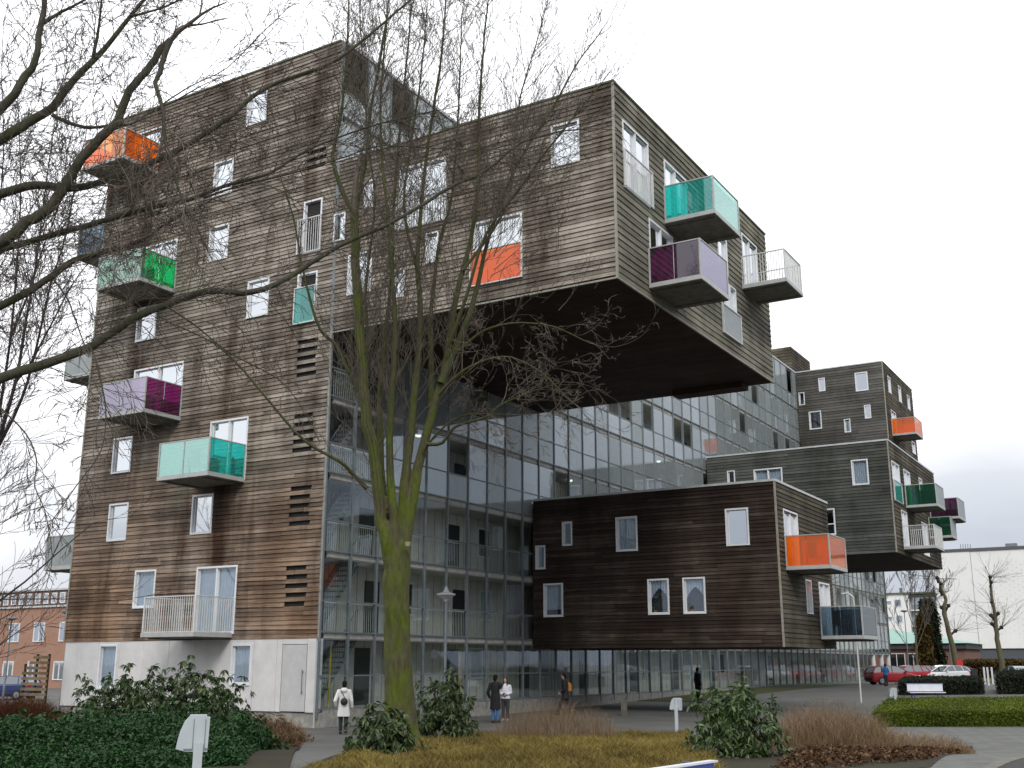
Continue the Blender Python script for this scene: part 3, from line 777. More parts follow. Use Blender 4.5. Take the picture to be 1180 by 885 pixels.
def blades(P, H, lean, W, spread=0.0):
    n = len(P); a = nr.uniform(0, 6.28, n); ln = np.abs(nr.normal(0, lean, n))
    D = norm(np.stack([np.cos(a)*ln, np.sin(a)*ln, np.ones(n)], 1)); s = nr.uniform(0, 3.14, n)
    S = np.stack([np.cos(s), np.sin(s), np.zeros(n)], 1)*(W*.5)
    h = (H*nr.uniform(.55, 1.1, n))[:, None]
    mid = P+D*h*.55; tip = mid+norm(D+np.stack([np.cos(a), np.sin(a), -.3*np.ones(n)], 1)*spread)*h*.45
    return np.concatenate([np.stack([P-S, P+S, mid+S*.8, mid-S*.8], 1), np.stack([mid-S*.8, mid+S*.8, tip+S*.15, tip-S*.15], 1)], 0).reshape(-1, 3)

ML = {}
ML['rhodo'] = leafmat('rhododendron leaves', (.022, .05, .015, 1), (.055, .095, .028, 1), (.16, .19, .075, 1), .42, .5)
ML['ivy'] = leafmat('dark ground cover leaves', (.008, .03, .008, 1), (.02, .075, .016, 1), (.05, .14, .03, 1), .5, .35)
ML['laurel'] = leafmat('broad evergreen leaves', (.03, .06, .015, 1), (.07, .12, .035, 1), (.2, .26, .11, 1), .4, .5)
ML['hedge'] = leafmat('clipped hedge leaves', (.04, .06, .006, 1), (.11, .155, .012, 1), (.2, .26, .02, 1), .6, .3)
ML['darkhedge'] = leafmat('dark hedge leaves', (.01, .016, .01, 1), (.024, .034, .018, 1), (.045, .055, .03, 1), .7, .3)
ML['grass'] = leafmat('ochre ground cover', (.06, .04, .016, 1), (.2, .15, .038, 1), (.38, .3, .085, 1), .8, .2)
ML['dry'] = leafmat('dry tan twigs', (.1, .06, .035, 1), (.27, .185, .11, 1), (.42, .31, .2, 1), .9, .1)
ML['red'] = leafmat('red brown twigs', (.035, .014, .008, 1), (.11, .042, .022, 1), (.2, .09, .05, 1), .9, .1)
ML['leaf'] = leafmat('fallen brown leaves', (.045, .022, .01, 1), (.13, .07, .035, 1), (.28, .18, .1, 1), .8, .2)
ML['fir'] = leafmat('dark evergreen', (.005, .011, .005, 1), (.014, .024, .009, 1), (.03, .045, .014, 1), .8, .2)
ML['rust'] = leafmat('rusty crown', (.03, .02, .006, 1), (.09, .06, .015, 1), (.16, .1, .03, 1), .8, .2)
m_core = plain('dark hedge core', (.012, .012, .007, 1), .95, .3)
m_bark = bark('grey bark', (.13, .115, .09, 1), (.1, .12, .035, 1), .5, .75)
m_moss = bark('mossy bark', (.105, .095, .055, 1), (.105, .135, .018, 1), .38, .6)
m_stem = bark('mossy stems', (.085, .075, .05, 1), (.075, .092, .022, 1), .36, .62, 2)
m_bough = bark('dark boughs', (.09, .082, .068, 1), (.07, .082, .03, 1), .42, .7, 2)
m_twig = plain('twigs', (.1, .082, .062, 1), .9, .3)
m_twigp = plain('pale twigs', (.14, .115, .09, 1), .9, .3)
m_twigd = plain('dark twigs', (.028, .022, .02, 1), .9, .3)
m_twigs = plain('grey brown twigs', (.06, .05, .045, 1), .9, .3)
m_pol = bark('pollard bark', (.17, .15, .1, 1), (.13, .13, .06, 1), .45, .7)

def dome_pts(n, rx, ry, h, shell=.55, low=.05, lump=.16):
    a = nr.uniform(0, 6.283, n); cz = nr.uniform(low, 1, n); s = np.sqrt(np.maximum(0, 1-cz**2.2)); rr = nr.uniform(shell, 1, n)**.6
    k = 1+lump*np.sin(a*3+cz*5+rx)+lump*np.sin(a*5-cz*7+ry*3)
    P = np.stack([np.cos(a)*s*rx*rr*k, np.sin(a)*s*ry*rr*k, cz*h*rr*k], 1)
    O = norm(np.stack([np.cos(a)*s/rx, np.sin(a)*s/ry, cz/h*1.0], 1)+nr.normal(0, .35, (n, 3)))
    return P, O

def stems_mesh(n, rx, ry, h, r=.012):
    mb = MB()
    for i in range(n):
        a = rnd.uniform(0, 6.28); q = rnd.uniform(.2, .85); e = (math.cos(a)*rx*q, math.sin(a)*ry*q, h*math.sqrt(max(.05, 1-q*q))*.85)
        mb.tube([(e[0]*.1, e[1]*.1, -.05), (e[0]*.5, e[1]*.45, e[2]*.45), e], [r*1.6, r, r*.4], 5)
    return mb

def shrub(name, label, cat, loc, rx, ry, h, n, nl, L, W, mat, droop=.8, rz=YAW, group=None, shell=.45, extra=None):
    t_ = thing(name, label, cat, loc, rz, group)
    P, O = dome_pts(n, rx, ry, h, shell)
    V = whorls(P, O, nl, L, W, droop)
    quads('foliage', V, len(V)//4, ML[mat], t_, nr.beta(2, 2.4, len(V)//4))
    stems_mesh(16, rx, ry, h).build('stems', m_twigd, t_)
    return t_

def twiggy(name, label, cat, loc, rx, ry, h, n, mat, W=.006, rz=YAW, lean=.35):
    t_ = thing(name, label, cat, loc, rz)
    a = nr.uniform(0, 6.283, n); q = np.sqrt(nr.uniform(0, 1, n)); P = np.stack([np.cos(a)*q*rx, np.sin(a)*q*ry, np.zeros(n)], 1)
    P[:, 2] = nr.uniform(0, 1, n)**1.3*h*.6*np.sqrt(np.maximum(0, 1-q*q)); H = h*(.3+.35*np.sqrt(np.maximum(0.02, 1-q**2)))
    V = blades(P, H, lean, W, .8)
    quads('twigs', V, 2*n, ML[mat], t_, np.tile(nr.beta(2, 2, n), 2))
    stems_mesh(12, rx, ry, h*.8, .008).build('stems', m_twigd, t_)
    return t_

def bedfill(corners, n, hf, fn):
    A, B, C_, D = [np.array(c, float)[:2] for c in corners]
    u = nr.uniform(0, 1, (n, 1)); v = nr.uniform(0, 1, (n, 1)); P = (A*(1-u)+B*u)*(1-v)+(D*(1-u)+C_*u)*v
    return P, u[:, 0], v[:, 0]

# yellow ochre ground cover between the paths
P, u, v = bedfill([(6.9, -2.0), (13.3, 1.9), (22.0, -18.2), (16.9, -20.6)], 240000, 0, 0)
lump = .5+.5*np.sin(P[:, 0]*2.1+np.sin(P[:, 1]*1.3)*2)*np.sin(P[:, 1]*1.7+P[:, 0]*.6)
keep = nr.uniform(0, 1, len(P)) < .55+.45*lump; P, u, v, lump = P[keep], u[keep], v[keep], lump[keep]
Z = garr(P[:, 0], P[:, 1])+.02
Hh = .18+.16*lump+.07*np.sin(P[:, 0]*5.3)*np.sin(P[:, 1]*4.7); P3 = np.stack([P[:, 0], P[:, 1], Z], 1)
V = blades(P3, Hh, .5, .009, .9)
patch = .5+.16*np.sin(P[:, 0]*.9+1)*np.sin(P[:, 1]*.7)+.16*np.sin(P[:, 0]*4.1+np.sin(P[:, 1]*3))*np.sin(P[:, 1]*3.3)+nr.normal(0, .2, len(P))
tag(quads('grass', V, 2*len(P), ML['grass'], None, np.tile(np.clip(patch, 0, 1), 2)), 'low yellow ochre ground cover filling the bed before the plaza', 'grass', kind='stuff')
# dry seed stems standing out of it
t_ = twiggy('dry_shrub', 'sparse pinkish dry stems at the back of the yellow bed, before the walker', 'shrub', on(640, 33), 1.9, .8, 1.3, 2600, 'dry', .006, lean=.25)

# dark evergreen mass at lower left
cor = [W2(-50, 16.6), W2(285, 18.4), W2(318, 32), W2(-50, 31)]
P, u, v = bedfill(cor, 44000, 0, 0)
ed = np.minimum(np.minimum(u, 1-u)*6, np.minimum(v, 1-v)*5); ed = np.clip(ed, 0, 1)**.5
hh = (.36+.34*np.clip(v*1.4, 0, 1)+.16*np.sin(P[:, 0]*2.3+np.sin(P[:, 1]*1.1)*2)*np.sin(P[:, 1]*1.9)+.09*np.sin(P[:, 0]*5.1)*np.sin(P[:, 1]*4.7))*ed
Z = garr(P[:, 0], P[:, 1])+hh*nr.uniform(.35, 1, len(P))**.5
P3 = np.stack([P[:, 0], P[:, 1], Z], 1); O = norm(nr.normal(0, .6, P3.shape)+np.array([0, 0, 1]))
V = whorls(P3, O, 3, .085, .045, .4)
tag(quads('ground_cover', V, len(V)//4, ML['ivy'], None, nr.beta(2, 2.6, len(V)//4)), 'dense dark green ground cover at the lower left below the gable', 'ground cover', kind='stuff')

sh = shrub
def at0(px, d, dz=-.02):
    p = on(px, d); return (p[0], p[1], p[2]+dz)
sh('rhododendron', 'tall drooping rhododendron against the white base wall, under the left ground floor window', 'shrub', at0(150, 32), 1.75, 1.3, 2.0, 620, 10, .2, .06, 'rhodo', 1.2)
sh('rhododendron', 'drooping rhododendron between the litter bin and the white steel door', 'shrub', at0(228, 31), 1.7, 1.2, 2.05, 600, 10, .2, .06, 'rhodo', 1.2)
sh('rhododendron', 'leafy rhododendron behind the mossy trunk, right of it against the glass', 'shrub', at0(513, 29.5), .8, .7, 1.85, 420, 9, .19, .055, 'rhodo', 1.0)
sh('rhododendron', 'dark rhododendron hiding the foot of the mossy trunk', 'shrub', at0(441, 20), .68, .65, .82, 330, 9, .16, .05, 'rhodo', 1.0)
sh('evergreen_shrub', 'broad leaved green shrub at the right end of the yellow bed', 'shrub', at0(842, 20.5), .84, .75, 1.25, 520, 7, .14, .05, 'laurel', .7)
twiggy('dry_shrub', 'large tan dry shrub right of the green broad leaved shrub', 'shrub', at0(950, 24.5), 1.45, 1.3, 1.12, 9000, 'dry', .006, lean=.75)
twiggy('dry_shrub', 'low brown shrub before the clipped hedge, right of the tan one', 'shrub', at0(1040, 27), 1.5, 1.0, .6, 4500, 'dry', .007, lean=.9)
twiggy('red_shrub', 'bushy red brown shrub at the far left beside the slatted fence', 'shrub', at0(22, 41), 1.9, 1.2, 1.25, 6500, 'red', .012, lean=.5)
twiggy('red_shrub', 'thin reddish shrub between the slatted fence and the white base wall', 'shrub', at0(84, 36), .55, .5, 1.0, 900, 'red', .008, lean=.4)
s_ = twiggy('brown_shrub', 'rusty brown shrub at the foot of the white steel door', 'shrub', at0(306, 33.5), 1.35, .9, .9, 3500, 'dry', .01, lean=.7)
P, O = dome_pts(420, 1.3, .85, .75, .4); V = whorls(P, O, 4, .08, .045, .6); quads('foliage', V, len(V)//4, ML['leaf'], s_, nr.beta(2, 3, len(V)//4))
# fallen leaves
for cor, n in (([W2(880, 17), W2(1062, 19.5), W2(1108, 29), W2(950, 30)], 7500), ([W2(270, 28), W2(352, 30), W2(356, 35), W2(290, 36)], 900), ([W2(420, 17.5), W2(520, 17.5), W2(560, 22), W2(480, 24)], 500)):
    P, u, v = bedfill(cor, n, 0, 0); Z = garr(P[:, 0], P[:, 1])+.04+nr.uniform(0, .1, n)
    D = norm(nr.normal(0, 1, (n, 3))*np.array([1, 1, .35])); V = leaf_quads(np.stack([P[:, 0], P[:, 1], Z], 1), D, nr.uniform(.05, .11, n), nr.uniform(.04, .07, n))
    tag(quads('fallen_leaves', V, n, ML['leaf'], None, nr.beta(1.6, 2.6, n)), 'brown fallen leaves on the bed', 'leaves', kind='stuff')

for px, d, rx, h, lab in ((40, 27, 1.5, .95, 'dark evergreen bush low at the left edge, below the red brown shrub'), (118, 25.5, 1.6, 1.0, 'dark evergreen bush below the tall rhododendron, left of the litter bin'),
                          (205, 26.5, 1.5, 1.05, 'dark evergreen bush right behind the nearest litter bin'), (275, 25, .9, .8, 'small dark evergreen bush at the right end of the dark ground cover')):
    s_ = shrub('evergreen_bush', lab, 'shrub', at0(px, d), rx, rx*.8, h, 620, 6, .13, .055, 'ivy', .6)

def hedge(label, corners, h, mat, n, L, W, name='hedge'):
    """clipped block: leaves over an added dark core"""
    A, B, C_, D = [np.array(c, float)[:2] for c in corners]; ctr = (A+B+C_+D)/4
    base = g(*ctr); t_ = thing(name, label, 'hedge', (float(ctr[0]), float(ctr[1]), base))
    P = []; per = []
    u = nr.uniform(0, 1, n); v = nr.uniform(0, 1, n); top = nr.uniform(0, 1, n) < .6
    edge = nr.integers(0, 4, n); w = np.where(nr.uniform(0, 1, n) < .5, 0., 1.)
    uu = np.where(top, u, np.where(edge < 3, u, w)); vv = np.where(top, v, np.where(edge < 3, 0, v))
    XY = (A*(1-uu[:, None])+B*uu[:, None])*(1-vv[:, None])+(D*(1-uu[:, None])+C_*uu[:, None])*vv[:, None]
    zz = np.where(top, h, h*nr.uniform(0, 1, n)); eg = np.minimum(np.minimum(uu, 1-uu)*12, np.minimum(vv, 1-vv)*6); zz = zz-np.where(top, np.clip(1-eg, 0, 1)**2*h*.22, 0)
    wob = .05*np.sin(XY[:, 0]*2.7)*np.sin(XY[:, 1]*2.1)
    G_ = garr(XY[:, 0], XY[:, 1]); P = np.stack([XY[:, 0]-ctr[0], XY[:, 1]-ctr[1], G_-base+zz+wob+nr.normal(0, .035, n)], 1)
    P[:, :2] += nr.normal(0, .05, (n, 2)); O = norm(nr.normal(0, .8, (n, 3))+np.array([0, 0, .8]))
    V = whorls(P, O, 3, L, W, .2); quads('foliage', V, len(V)//4, ML[mat], t_, np.clip(nr.beta(2, 2, len(V)//4)+.12*np.repeat(np.sin(XY[:, 0]*1.9), 3), 0, 1))
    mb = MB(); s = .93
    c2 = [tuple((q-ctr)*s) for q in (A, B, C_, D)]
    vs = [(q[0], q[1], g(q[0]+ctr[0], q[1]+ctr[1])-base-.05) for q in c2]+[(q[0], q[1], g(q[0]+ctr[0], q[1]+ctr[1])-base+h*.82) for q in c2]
    mb.add(vs, [(3, 2, 1, 0), (4, 5, 6, 7), (0, 1, 5, 4), (1, 2, 6, 5), (2, 3, 7, 6), (3, 0, 4, 7)]); mb.build('dark_core', m_core, t_)  # added solid dark block closing the gaps between the leaves
    return t_
hedge('low clipped yellow green hedge along the slab paving', [W2(1003, 41), W2(1240, 41), W2(1215, 52), W2(1022, 52)], .6, 'hedge', 30000, .06, .035)
hedge('dark rough hedge behind the white bench', [W2(1034, 67), W2(1130, 67), W2(1124, 74), W2(1042, 74)], .82, 'darkhedge', 7000, .13, .06)
hedge('dark hedge at the right edge, beyond the path gap', [W2(1147, 67), W2(1290, 67), W2(1290, 74), W2(1150, 74)], 1.2, 'darkhedge', 8000, .13, .06)
hedge('brownish green hedge in front of the white hall', [W2(1104, 128), W2(1260, 124), W2(1262, 134), W2(1106, 136)], 1.9, 'rust', 4000, .35, .16)

# ---------------------------------------------------------------- bare trees
def many_tubes(name, lines, mat, parent, n=4):
    Vs = []; Fs = []; off = 0
    ang = np.arange(n)*2*math.pi/n; ca, sa = np.cos(ang), np.sin(ang)
    for pts, rad in lines:
        p = np.asarray(pts, float); m = len(p); d = np.gradient(p, axis=0); d = norm(d)
        a = np.array([0, 0, 1.]) if abs(d[0][2]) < .85 else np.array([1., 0, 0])
        u = norm(np.cross(d, a)); w = np.cross(d, u); r = np.asarray(rad, float).reshape(m, 1, 1)
        V = p[:, None, :]+(u[:, None, :]*ca[None, :, None]+w[:, None, :]*sa[None, :, None])*r
        Vs.append(V.reshape(-1, 3)); i = np.arange(m-1)[:, None]*n; k = np.arange(n)[None, :]
        F = np.stack([i+k, i+(k+1) % n, i+n+(k+1) % n, i+n+k], -1).reshape(-1, 4)+off; Fs.append(F); off += m*n
    V = np.concatenate(Vs).astype(np.float32); F = np.concatenate(Fs).astype(np.int32)
    me = bpy.data.meshes.new(name); me.vertices.add(len(V)); me.vertices.foreach_set('co', V.ravel())
    me.loops.add(F.size); me.loops.foreach_set('vertex_index', F.ravel()); me.polygons.add(len(F))
    me.polygons.foreach_set('loop_start', np.arange(0, F.size, 4, dtype=np.int32)); me.polygons.foreach_set('use_smooth', np.ones(len(F), bool))
    me.materials.append(mat); me.update()
    o = bpy.data.objects.new(name, me); COL.objects.link(o)
    if parent: o.parent = parent
    return o

tr = random.Random(21)
def rv(): return Vector((tr.gauss(0, 1), tr.gauss(0, 1), tr.gauss(0, 1)))
def grow(lines, p, d, L, r, lvl, up=.12, wig=.22, kids=4, ang=.7, ratio=.6, segs=5, minr=.0035, t0=.2):
    p = Vector(p); d = Vector(d).normalized(); pts = [p.copy()]; rad = [r]
    cl = rv()*wig*.3
    for i in range(segs):
        d = (d+cl+rv()*wig*.17+Vector((0, 0, up))).normalized(); p = p+d*L/segs; pts.append(p.copy()); rad.append(max(minr, r*(1-.75*(i+1)/segs)))
    lines.append(([tuple(q) for q in pts], rad))
    if lvl > 0:
        for q in range(kids):
            t_ = t0+(1-t0)*(q+tr.random())/kids; i = min(segs-1, int(t_*segs)); b = pts[i].lerp(pts[i+1], t_*segs-i)
            dd = (pts[i+1]-pts[i]).normalized(); s = dd.cross(rv()).normalized()
            grow(lines, b, dd+s*ang*tr.uniform(.6, 1.3), L*ratio*tr.uniform(.7, 1.15)*(1.1-.4*t_), max(minr, rad[i]*.55), lvl-1, up, wig, kids, ang, ratio, segs, minr, t0)

def smooth_path(P, n=3):
    P = [Vector(p) for p in P]; out = []
    for i in range(len(P)-1):
        a = P[max(0, i-1)]; b = P[i]; c = P[i+1]; d = P[min(len(P)-1, i+2)]
        for k in range(n):
            t_ = k/n; out.append(.5*((2*b)+(c-a)*t_+(2*a-5*b+4*c-d)*t_*t_+(3*b-a-3*c+d)*t_**3))
    out.append(P[-1]); return out

def limb(pix, d0, d1, r0, r1, k=3):
    """a limb following the photo, drifting in depth from d0 to d1; radii in metres"""
    m = len(pix); P = [at(x, y, d0+(d1-d0)*i/(m-1)) for i, (x, y) in enumerate(pix)]
    S = smooth_path(P, k); n = len(S)
    return ([tuple(q+rv()*r1*.25) for q in S], [r0+(r1-r0)*(i/(n-1))**.8 for i in range(n)])

DMIN = .0048
def dress(lines, L, spacing, length, lvl, up, wig, ang, t_from=.1, r=.008, kids=3, bias=(0, 0, 0)):
    """side shoots along a limb"""
    pts, rad = L; P = [Vector(p) for p in pts]; bias = Vector(bias); mr = DMIN; acc = tr.random()*spacing; tot = sum((P[i+1]-P[i]).length for i in range(len(P)-1)); run = 0
    for i in range(len(P)-1):
        seg = (P[i+1]-P[i]).length
        while acc < run+seg:
            f = (acc-run)/seg; t_ = acc/tot
            if t_ > t_from:
                d = (P[i+1]-P[i]).normalized(); s = d.cross(rv()).normalized()
                grow(lines, P[i].lerp(P[i+1], f), d*.8+s*ang*tr.uniform(.5, 1.3)+bias, length*tr.uniform(.5, 1.2)*(1.15-.5*t_), min(rad[i]*.6, r*tr.uniform(.7, 1.4)), lvl, up, wig, kids, .7, .55, 5, mr)
            acc += spacing*tr.uniform(.6, 1.4)
        run += seg
    grow(lines, P[-1], P[-1]-P[-2], length*.9, rad[-1], lvl, up, wig, kids, .6, .55, 5, mr, t0=.05)

# the great mossy tree in front of the building
tb = on(462, 26); TREE = thing('bare_tree', 'tall bare tree with a thick green mossy trunk that forks into many upright stems', 'tree', (0, 0, 0))
TREE.location = tb
def shift(lines, b): return [([(p[0]-b[0], p[1]-b[1], p[2]-b[2]) for p in pts], rad) for pts, rad in lines]
trk = [(463, 868), (462, 840), (460, 790), (459, 740), (458, 690), (458, 650), (457, 628), (456, 608)]
P = [at(x, y, 26) for x, y in trk]; S = smooth_path(P, 4)
mb = MB(); n = 20; rr = [.58, .375, .33, .3, .29, .3, .27, .18]
vs = []; m = len(S)
for i, p in enumerate(S):
    q = i/(m-1)*(len(rr)-1); j = min(len(rr)-2, int(q)); r_ = rr[j]+(rr[j+1]-rr[j])*(q-j)
    for k in range(n):
        a = 2*math.pi*k/n; f = 1+.07*math.sin(a*3+i*.25)+.045*math.sin(a*5-i*.33)+.05*tr.uniform(-1, 1)*.5
        vs.append((p.x+math.cos(a)*r_*f-tb[0], p.y+math.sin(a)*r_*f-tb[1], p.z-tb[2]))
mb.add(vs, [(i*n+k, i*n+(k+1) % n, (i+1)*n+(k+1) % n, (i+1)*n+k) for i in range(m-1) for k in range(n)]+[tuple((m-1)*n+k for k in range(n)), tuple(range(n-1, -1, -1))])
big = [  # pixel path, depth start/end, radius start/end
 ([(449, 640), (440, 600), (433, 545), (425, 490), (417, 430), (413, 365), (410, 300), (409, 247)], 25.9, 25.4, .2, .105),
 ([(409, 247), (396, 224), (384, 187), (386, 164), (394, 126), (399, 70), (402, 10)], 25.4, 25.0, .075, .02),
 ([(409, 247), (416, 213), (422, 180), (428, 120), (440, 60), (447, 5)], 25.4, 25.8, .065, .02),
 ([(413, 452), (400, 425), (386, 396), (369, 380), (356, 340), (346, 295), (338, 250), (326, 212)], 25.7, 24.6, .06, .015),
 ([(450, 630), (441, 560), (438, 500), (438, 450), (443, 404), (447, 364), (452, 310), (453, 250), (459, 170), (468, 80), (474, 5)], 26.1, 26.8, .13, .02),
 ([(456, 620), (450, 550), (449, 505), (452, 450), (455, 405), (455, 355), (451, 305), (447, 245), (440, 180), (439, 110), (446, 20)], 25.7, 25.0, .14, .02),
 ([(462, 625), (466, 560), (473, 500), (478, 450), (483, 400), (484, 350), (481, 310), (483, 270), (489, 200), (499, 130), (509, 60), (514, 0)], 26.2, 26.2, .16, .02),
 ([(466, 628), (476, 570), (485, 525), (500, 470), (512, 430), (517, 395), (524, 352), (533, 312), (544, 270), (552, 200), (552, 130), (557, 60), (562, 5)], 26.0, 26.6, .18, .02),
 ([(508, 442), (520, 412), (534, 380), (545, 350), (553, 317), (560, 285), (575, 240), (598, 185), (635, 128), (664, 75), (690, 40)], 26.1, 27.4, .1, .014),
 ([(516, 400), (524, 380), (538, 340), (560, 270), (600, 215), (625, 180), (665, 130), (690, 100)], 25.9, 24.6, .06, .012),
 ([(527, 405), (545, 390), (565, 378), (600, 372), (640, 377), (678, 395)], 26.1, 25.2, .045, .012),
 ([(505, 455), (530, 430), (560, 415), (590, 412), (625, 430), (650, 455)], 25.9, 24.7, .04, .01),
 ([(492, 512), (510, 510), (524, 492), (560, 481), (575, 468), (610, 452), (650, 440)], 25.8, 25.0, .05, .01),
 ([(488, 520), (505, 498), (530, 480), (562, 477), (590, 478)], 26.0, 24.9, .035, .01),
 ([(423, 563), (405, 545), (392, 532), (351, 508), (314, 467), (262, 407), (215, 380), (187, 369)], 25.8, 24.5, .055, .012),
 ([(446, 610), (436, 540), (425, 500), (422, 440), (424, 390), (421, 345), (425, 300), (432, 230), (425, 170), (419, 90), (415, 20)], 26.4, 27.2, .1, .015),
 ([(497, 470), (497, 420), (496, 370), (500, 330), (506, 280), (520, 230), (526, 160), (530, 90), (532, 20)], 26.5, 27.5, .08, .015),
 ([(533, 312), (550, 290), (570, 262), (588, 225), (592, 170), (600, 110), (618, 50), (630, 5)], 26.3, 27.4, .05, .012),
 ([(481, 310), (470, 270), (466, 220), (476, 150), (486, 80), (492, 10)], 26.2, 25.2, .05, .014)]
ll = []; tw = []
for pix, d0, d1, r0, r1 in big:
    L = limb(pix, d0, d1, r0, r1); ll.append(L)
for i in range(len(ll)):
    if big[i][3] >= .1 and big[i][0][0][1] > 600:
        ll[i] = limb([(458+(big[i][0][0][0]-458)*.1, 735), (458+(big[i][0][0][0]-458)*.5, 685)]+big[i][0], 26, big[i][2], big[i][3]*.95, big[i][4])
for i, L in enumerate(ll):
    low = i in (10, 11, 12, 13)
    if low: dress(tw, L, .24, 1.8, 3, -.02, .42, 1.0, .1, .009, 3)
    elif i == 14: dress(tw, L, .75, .9, 1, .05, .3, .9, .3, .007, 2)
    elif i == 3: dress(tw, L, .3, .9, 2, .16, .25, .7, .35, .008, 3)
    else: dress(tw, L, .12, 2.1, 2, .13, .22, .62, .3, .01, 3)
# bristly shoots in the middle right of the crown
for i in range(46):
    x, y = tr.uniform(570, 670), tr.uniform(150, 330); grow(tw, at(x-25, y+30, 26+tr.uniform(-1.5, 1.5)), (tr.uniform(-.2, .9), tr.uniform(-.3, .6), tr.uniform(.1, .9)), 1.3, .012, 3, .05, .3, 3, .8)
for pts, rad in shift(ll, tb):          # thick lower limbs grow out of the trunk as one skin
    q = [(p, r_) for p, r_ in zip(pts, rad) if r_ > .045]
    if len(q) > 2 and rad[0] > .1:
        k_ = len(q); q = [(p, r_*(1+.35*max(0, 1-i/(.35*k_)))) for i, (p, r_) in enumerate(q)]
        mb.tube([p for p, _ in q], [r_ for _, r_ in q], 12)
bake(mb, 'trunk', m_moss, TREE, .026, 3)
many_tubes('limbs', shift(ll, tb), m_stem, TREE, 10); many_tubes('crown', shift(tw, tb), m_twig, TREE, 3)
MB().rings([(at(470, 627, 25.62)[0]-tb[0], at(470, 627, 25.62)[1]-tb[1], at(470, 627, 25.62)[2]-tb[2]-.05, .05, .05), (at(470, 627, 25.6)[0]-tb[0], at(470, 627, 25.6)[1]-tb[1], at(470, 627, 25.6)[2]-tb[2]+.05, .07, .07)], 10).build('branch_stub', plain('cut wood', (.4, .34, .22, 1), .8), TREE)

# the tree outside the left edge whose boughs reach over
lb = on(-330, 13.2); LT = thing('bare_tree', 'old bare tree at the left edge with long mossy boughs reaching across the gable', 'tree', lb)
trp = [at(-330, 764, 13.2), at(-322, 520, 13.1), at(-300, 330, 13.0), at(-290, 150, 12.9), at(-300, -60, 12.9)]; trp[0][2] = g(lb[0], lb[1])-.05
S = smooth_path(trp, 4)
mb = MB(); mb.tube([(p.x-lb[0], p.y-lb[1], p.z-lb[2]) for p in S], [.42-.2*i/len(S) for i in range(len(S))], 16); mb.build('trunk', m_moss, LT, smooth=True)
lim = [
 ([(-290, 330), (-140, 240), (0, 125), (25, 92), (40, 72), (45, 42), (50, 14), (52, -20), (50, -70)], 13, 13.4, .085, .035),
 ([(49, 27), (65, 17), (82, 8), (110, -6), (150, -25)], 13.3, 13.6, .035, .012),
 ([(-290, 300), (-140, 235), (0, 161), (30, 143), (60, 124), (85, 92), (107, 70), (125, 50), (150, 19), (170, -5), (200, -45)], 13, 14.2, .11, .02),
 ([(107, 66), (112, 42), (115, 20), (118, -15)], 13.6, 13.4, .03, .015),
 ([(150, 19), (170, 14), (190, 8), (215, -4), (250, -20)], 13.9, 14.3, .024, .01),
 ([(60, 132), (80, 142), (105, 147), (130, 144), (150, 143), (172, 130), (200, 117), (230, 100)], 13.4, 14.0, .034, .01),
 ([(-290, 380), (-120, 330), (0, 277), (30, 258), (60, 236), (85, 197), (115, 160), (135, 140), (150, 104), (168, 82), (182, 62), (195, 46)], 13, 13.9, .1, .055),
 ([(-290, 330), (-120, 262), (0, 224), (40, 213), (80, 217), (110, 212), (150, 197), (195, 178), (235, 155), (265, 135), (290, 112), (320, 95), (380, 73), (420, 45), (455, 15), (490, -15)], 13, 15.5, .085, .018),
 ([(-290, 370), (-120, 320), (0, 288), (60, 271), (120, 254), (170, 240), (215, 231), (260, 214), (310, 200), (345, 178), (385, 160), (440, 142), (500, 128)], 13, 15.8, .065, .01),
 ([(235, 228), (270, 216), (310, 206), (350, 196), (400, 180), (440, 168), (520, 172), (600, 172)], 14.6, 16.4, .022, .006),
 ([(-290, 450), (-120, 400), (0, 353), (50, 325), (85, 300), (115, 292), (150, 283), (185, 262), (215, 244)], 13, 14.4, .08, .02),
 ([(-290, 560), (-120, 490), (0, 436), (60, 417), (105, 399), (150, 369), (190, 352), (240, 335), (280, 338), (315, 329), (345, 312), (390, 284), (440, 262), (480, 240), (520, 215), (560, 196), (600, 165), (650, 150)], 13, 16.4, .09, .018),
 ([(196, 48), (188, 68), (184, 84), (179, 95), (184, 113), (188, 130), (190, 160), (199, 195), (208, 225), (222, 250), (240, 290)], 13.5, 13.2, .05, .014),
 ([(188, 120), (205, 108), (228, 95), (262, 78), (300, 40)], 13.4, 13.5, .014, .006),
 ([(104, 400), (112, 420), (118, 448), (122, 478), (116, 520), (88, 560), (60, 600)], 13.6, 12.8, .016, .006),
 ([(0, 470), (30, 500), (42, 530), (40, 560), (52, 590), (60, 640), (54, 672)], 12.4, 12.0, .012, .005),
 ([(62, 322), (78, 345), (88, 372), (98, 398)], 12.6, 12.8, .014, .008),
 ([(190, 352), (225, 375), (262, 405), (300, 425), (330, 445), (360, 490)], 14.1, 14.6, .015, .006)]
ll = [limb(a[0], a[1], a[2], a[3]*.84, a[4]*.84) for a in lim]; tw = []; twp = []; DMIN = .0038
for i, L in enumerate(ll):
    r_ = L[1][-1]
    if i in (12,): dress(twp, L, .1, .9, 2, -.12, .35, 1.0, .15, .007, 3)
    elif i in (14, 15, 16, 17): dress(tw, L, .12, .6, 2, -.03, .35, 1.0, .1, .004, 3)
    else: dress(tw, L, .11, 1.3, 2, (.02, -.06)[i % 2], .34, .85, .25, .006, 4)
for i in range(60):
    x, y = tr.uniform(125, 230), tr.uniform(160, 280); grow(twp, at(x, y, 13.6+tr.uniform(-.4, .6)), (tr.uniform(-.5, .5), tr.uniform(-.4, .4), tr.uniform(-1, -.1)), tr.uniform(.5, .95), .008, 2, -.06, .4, 3, .9)
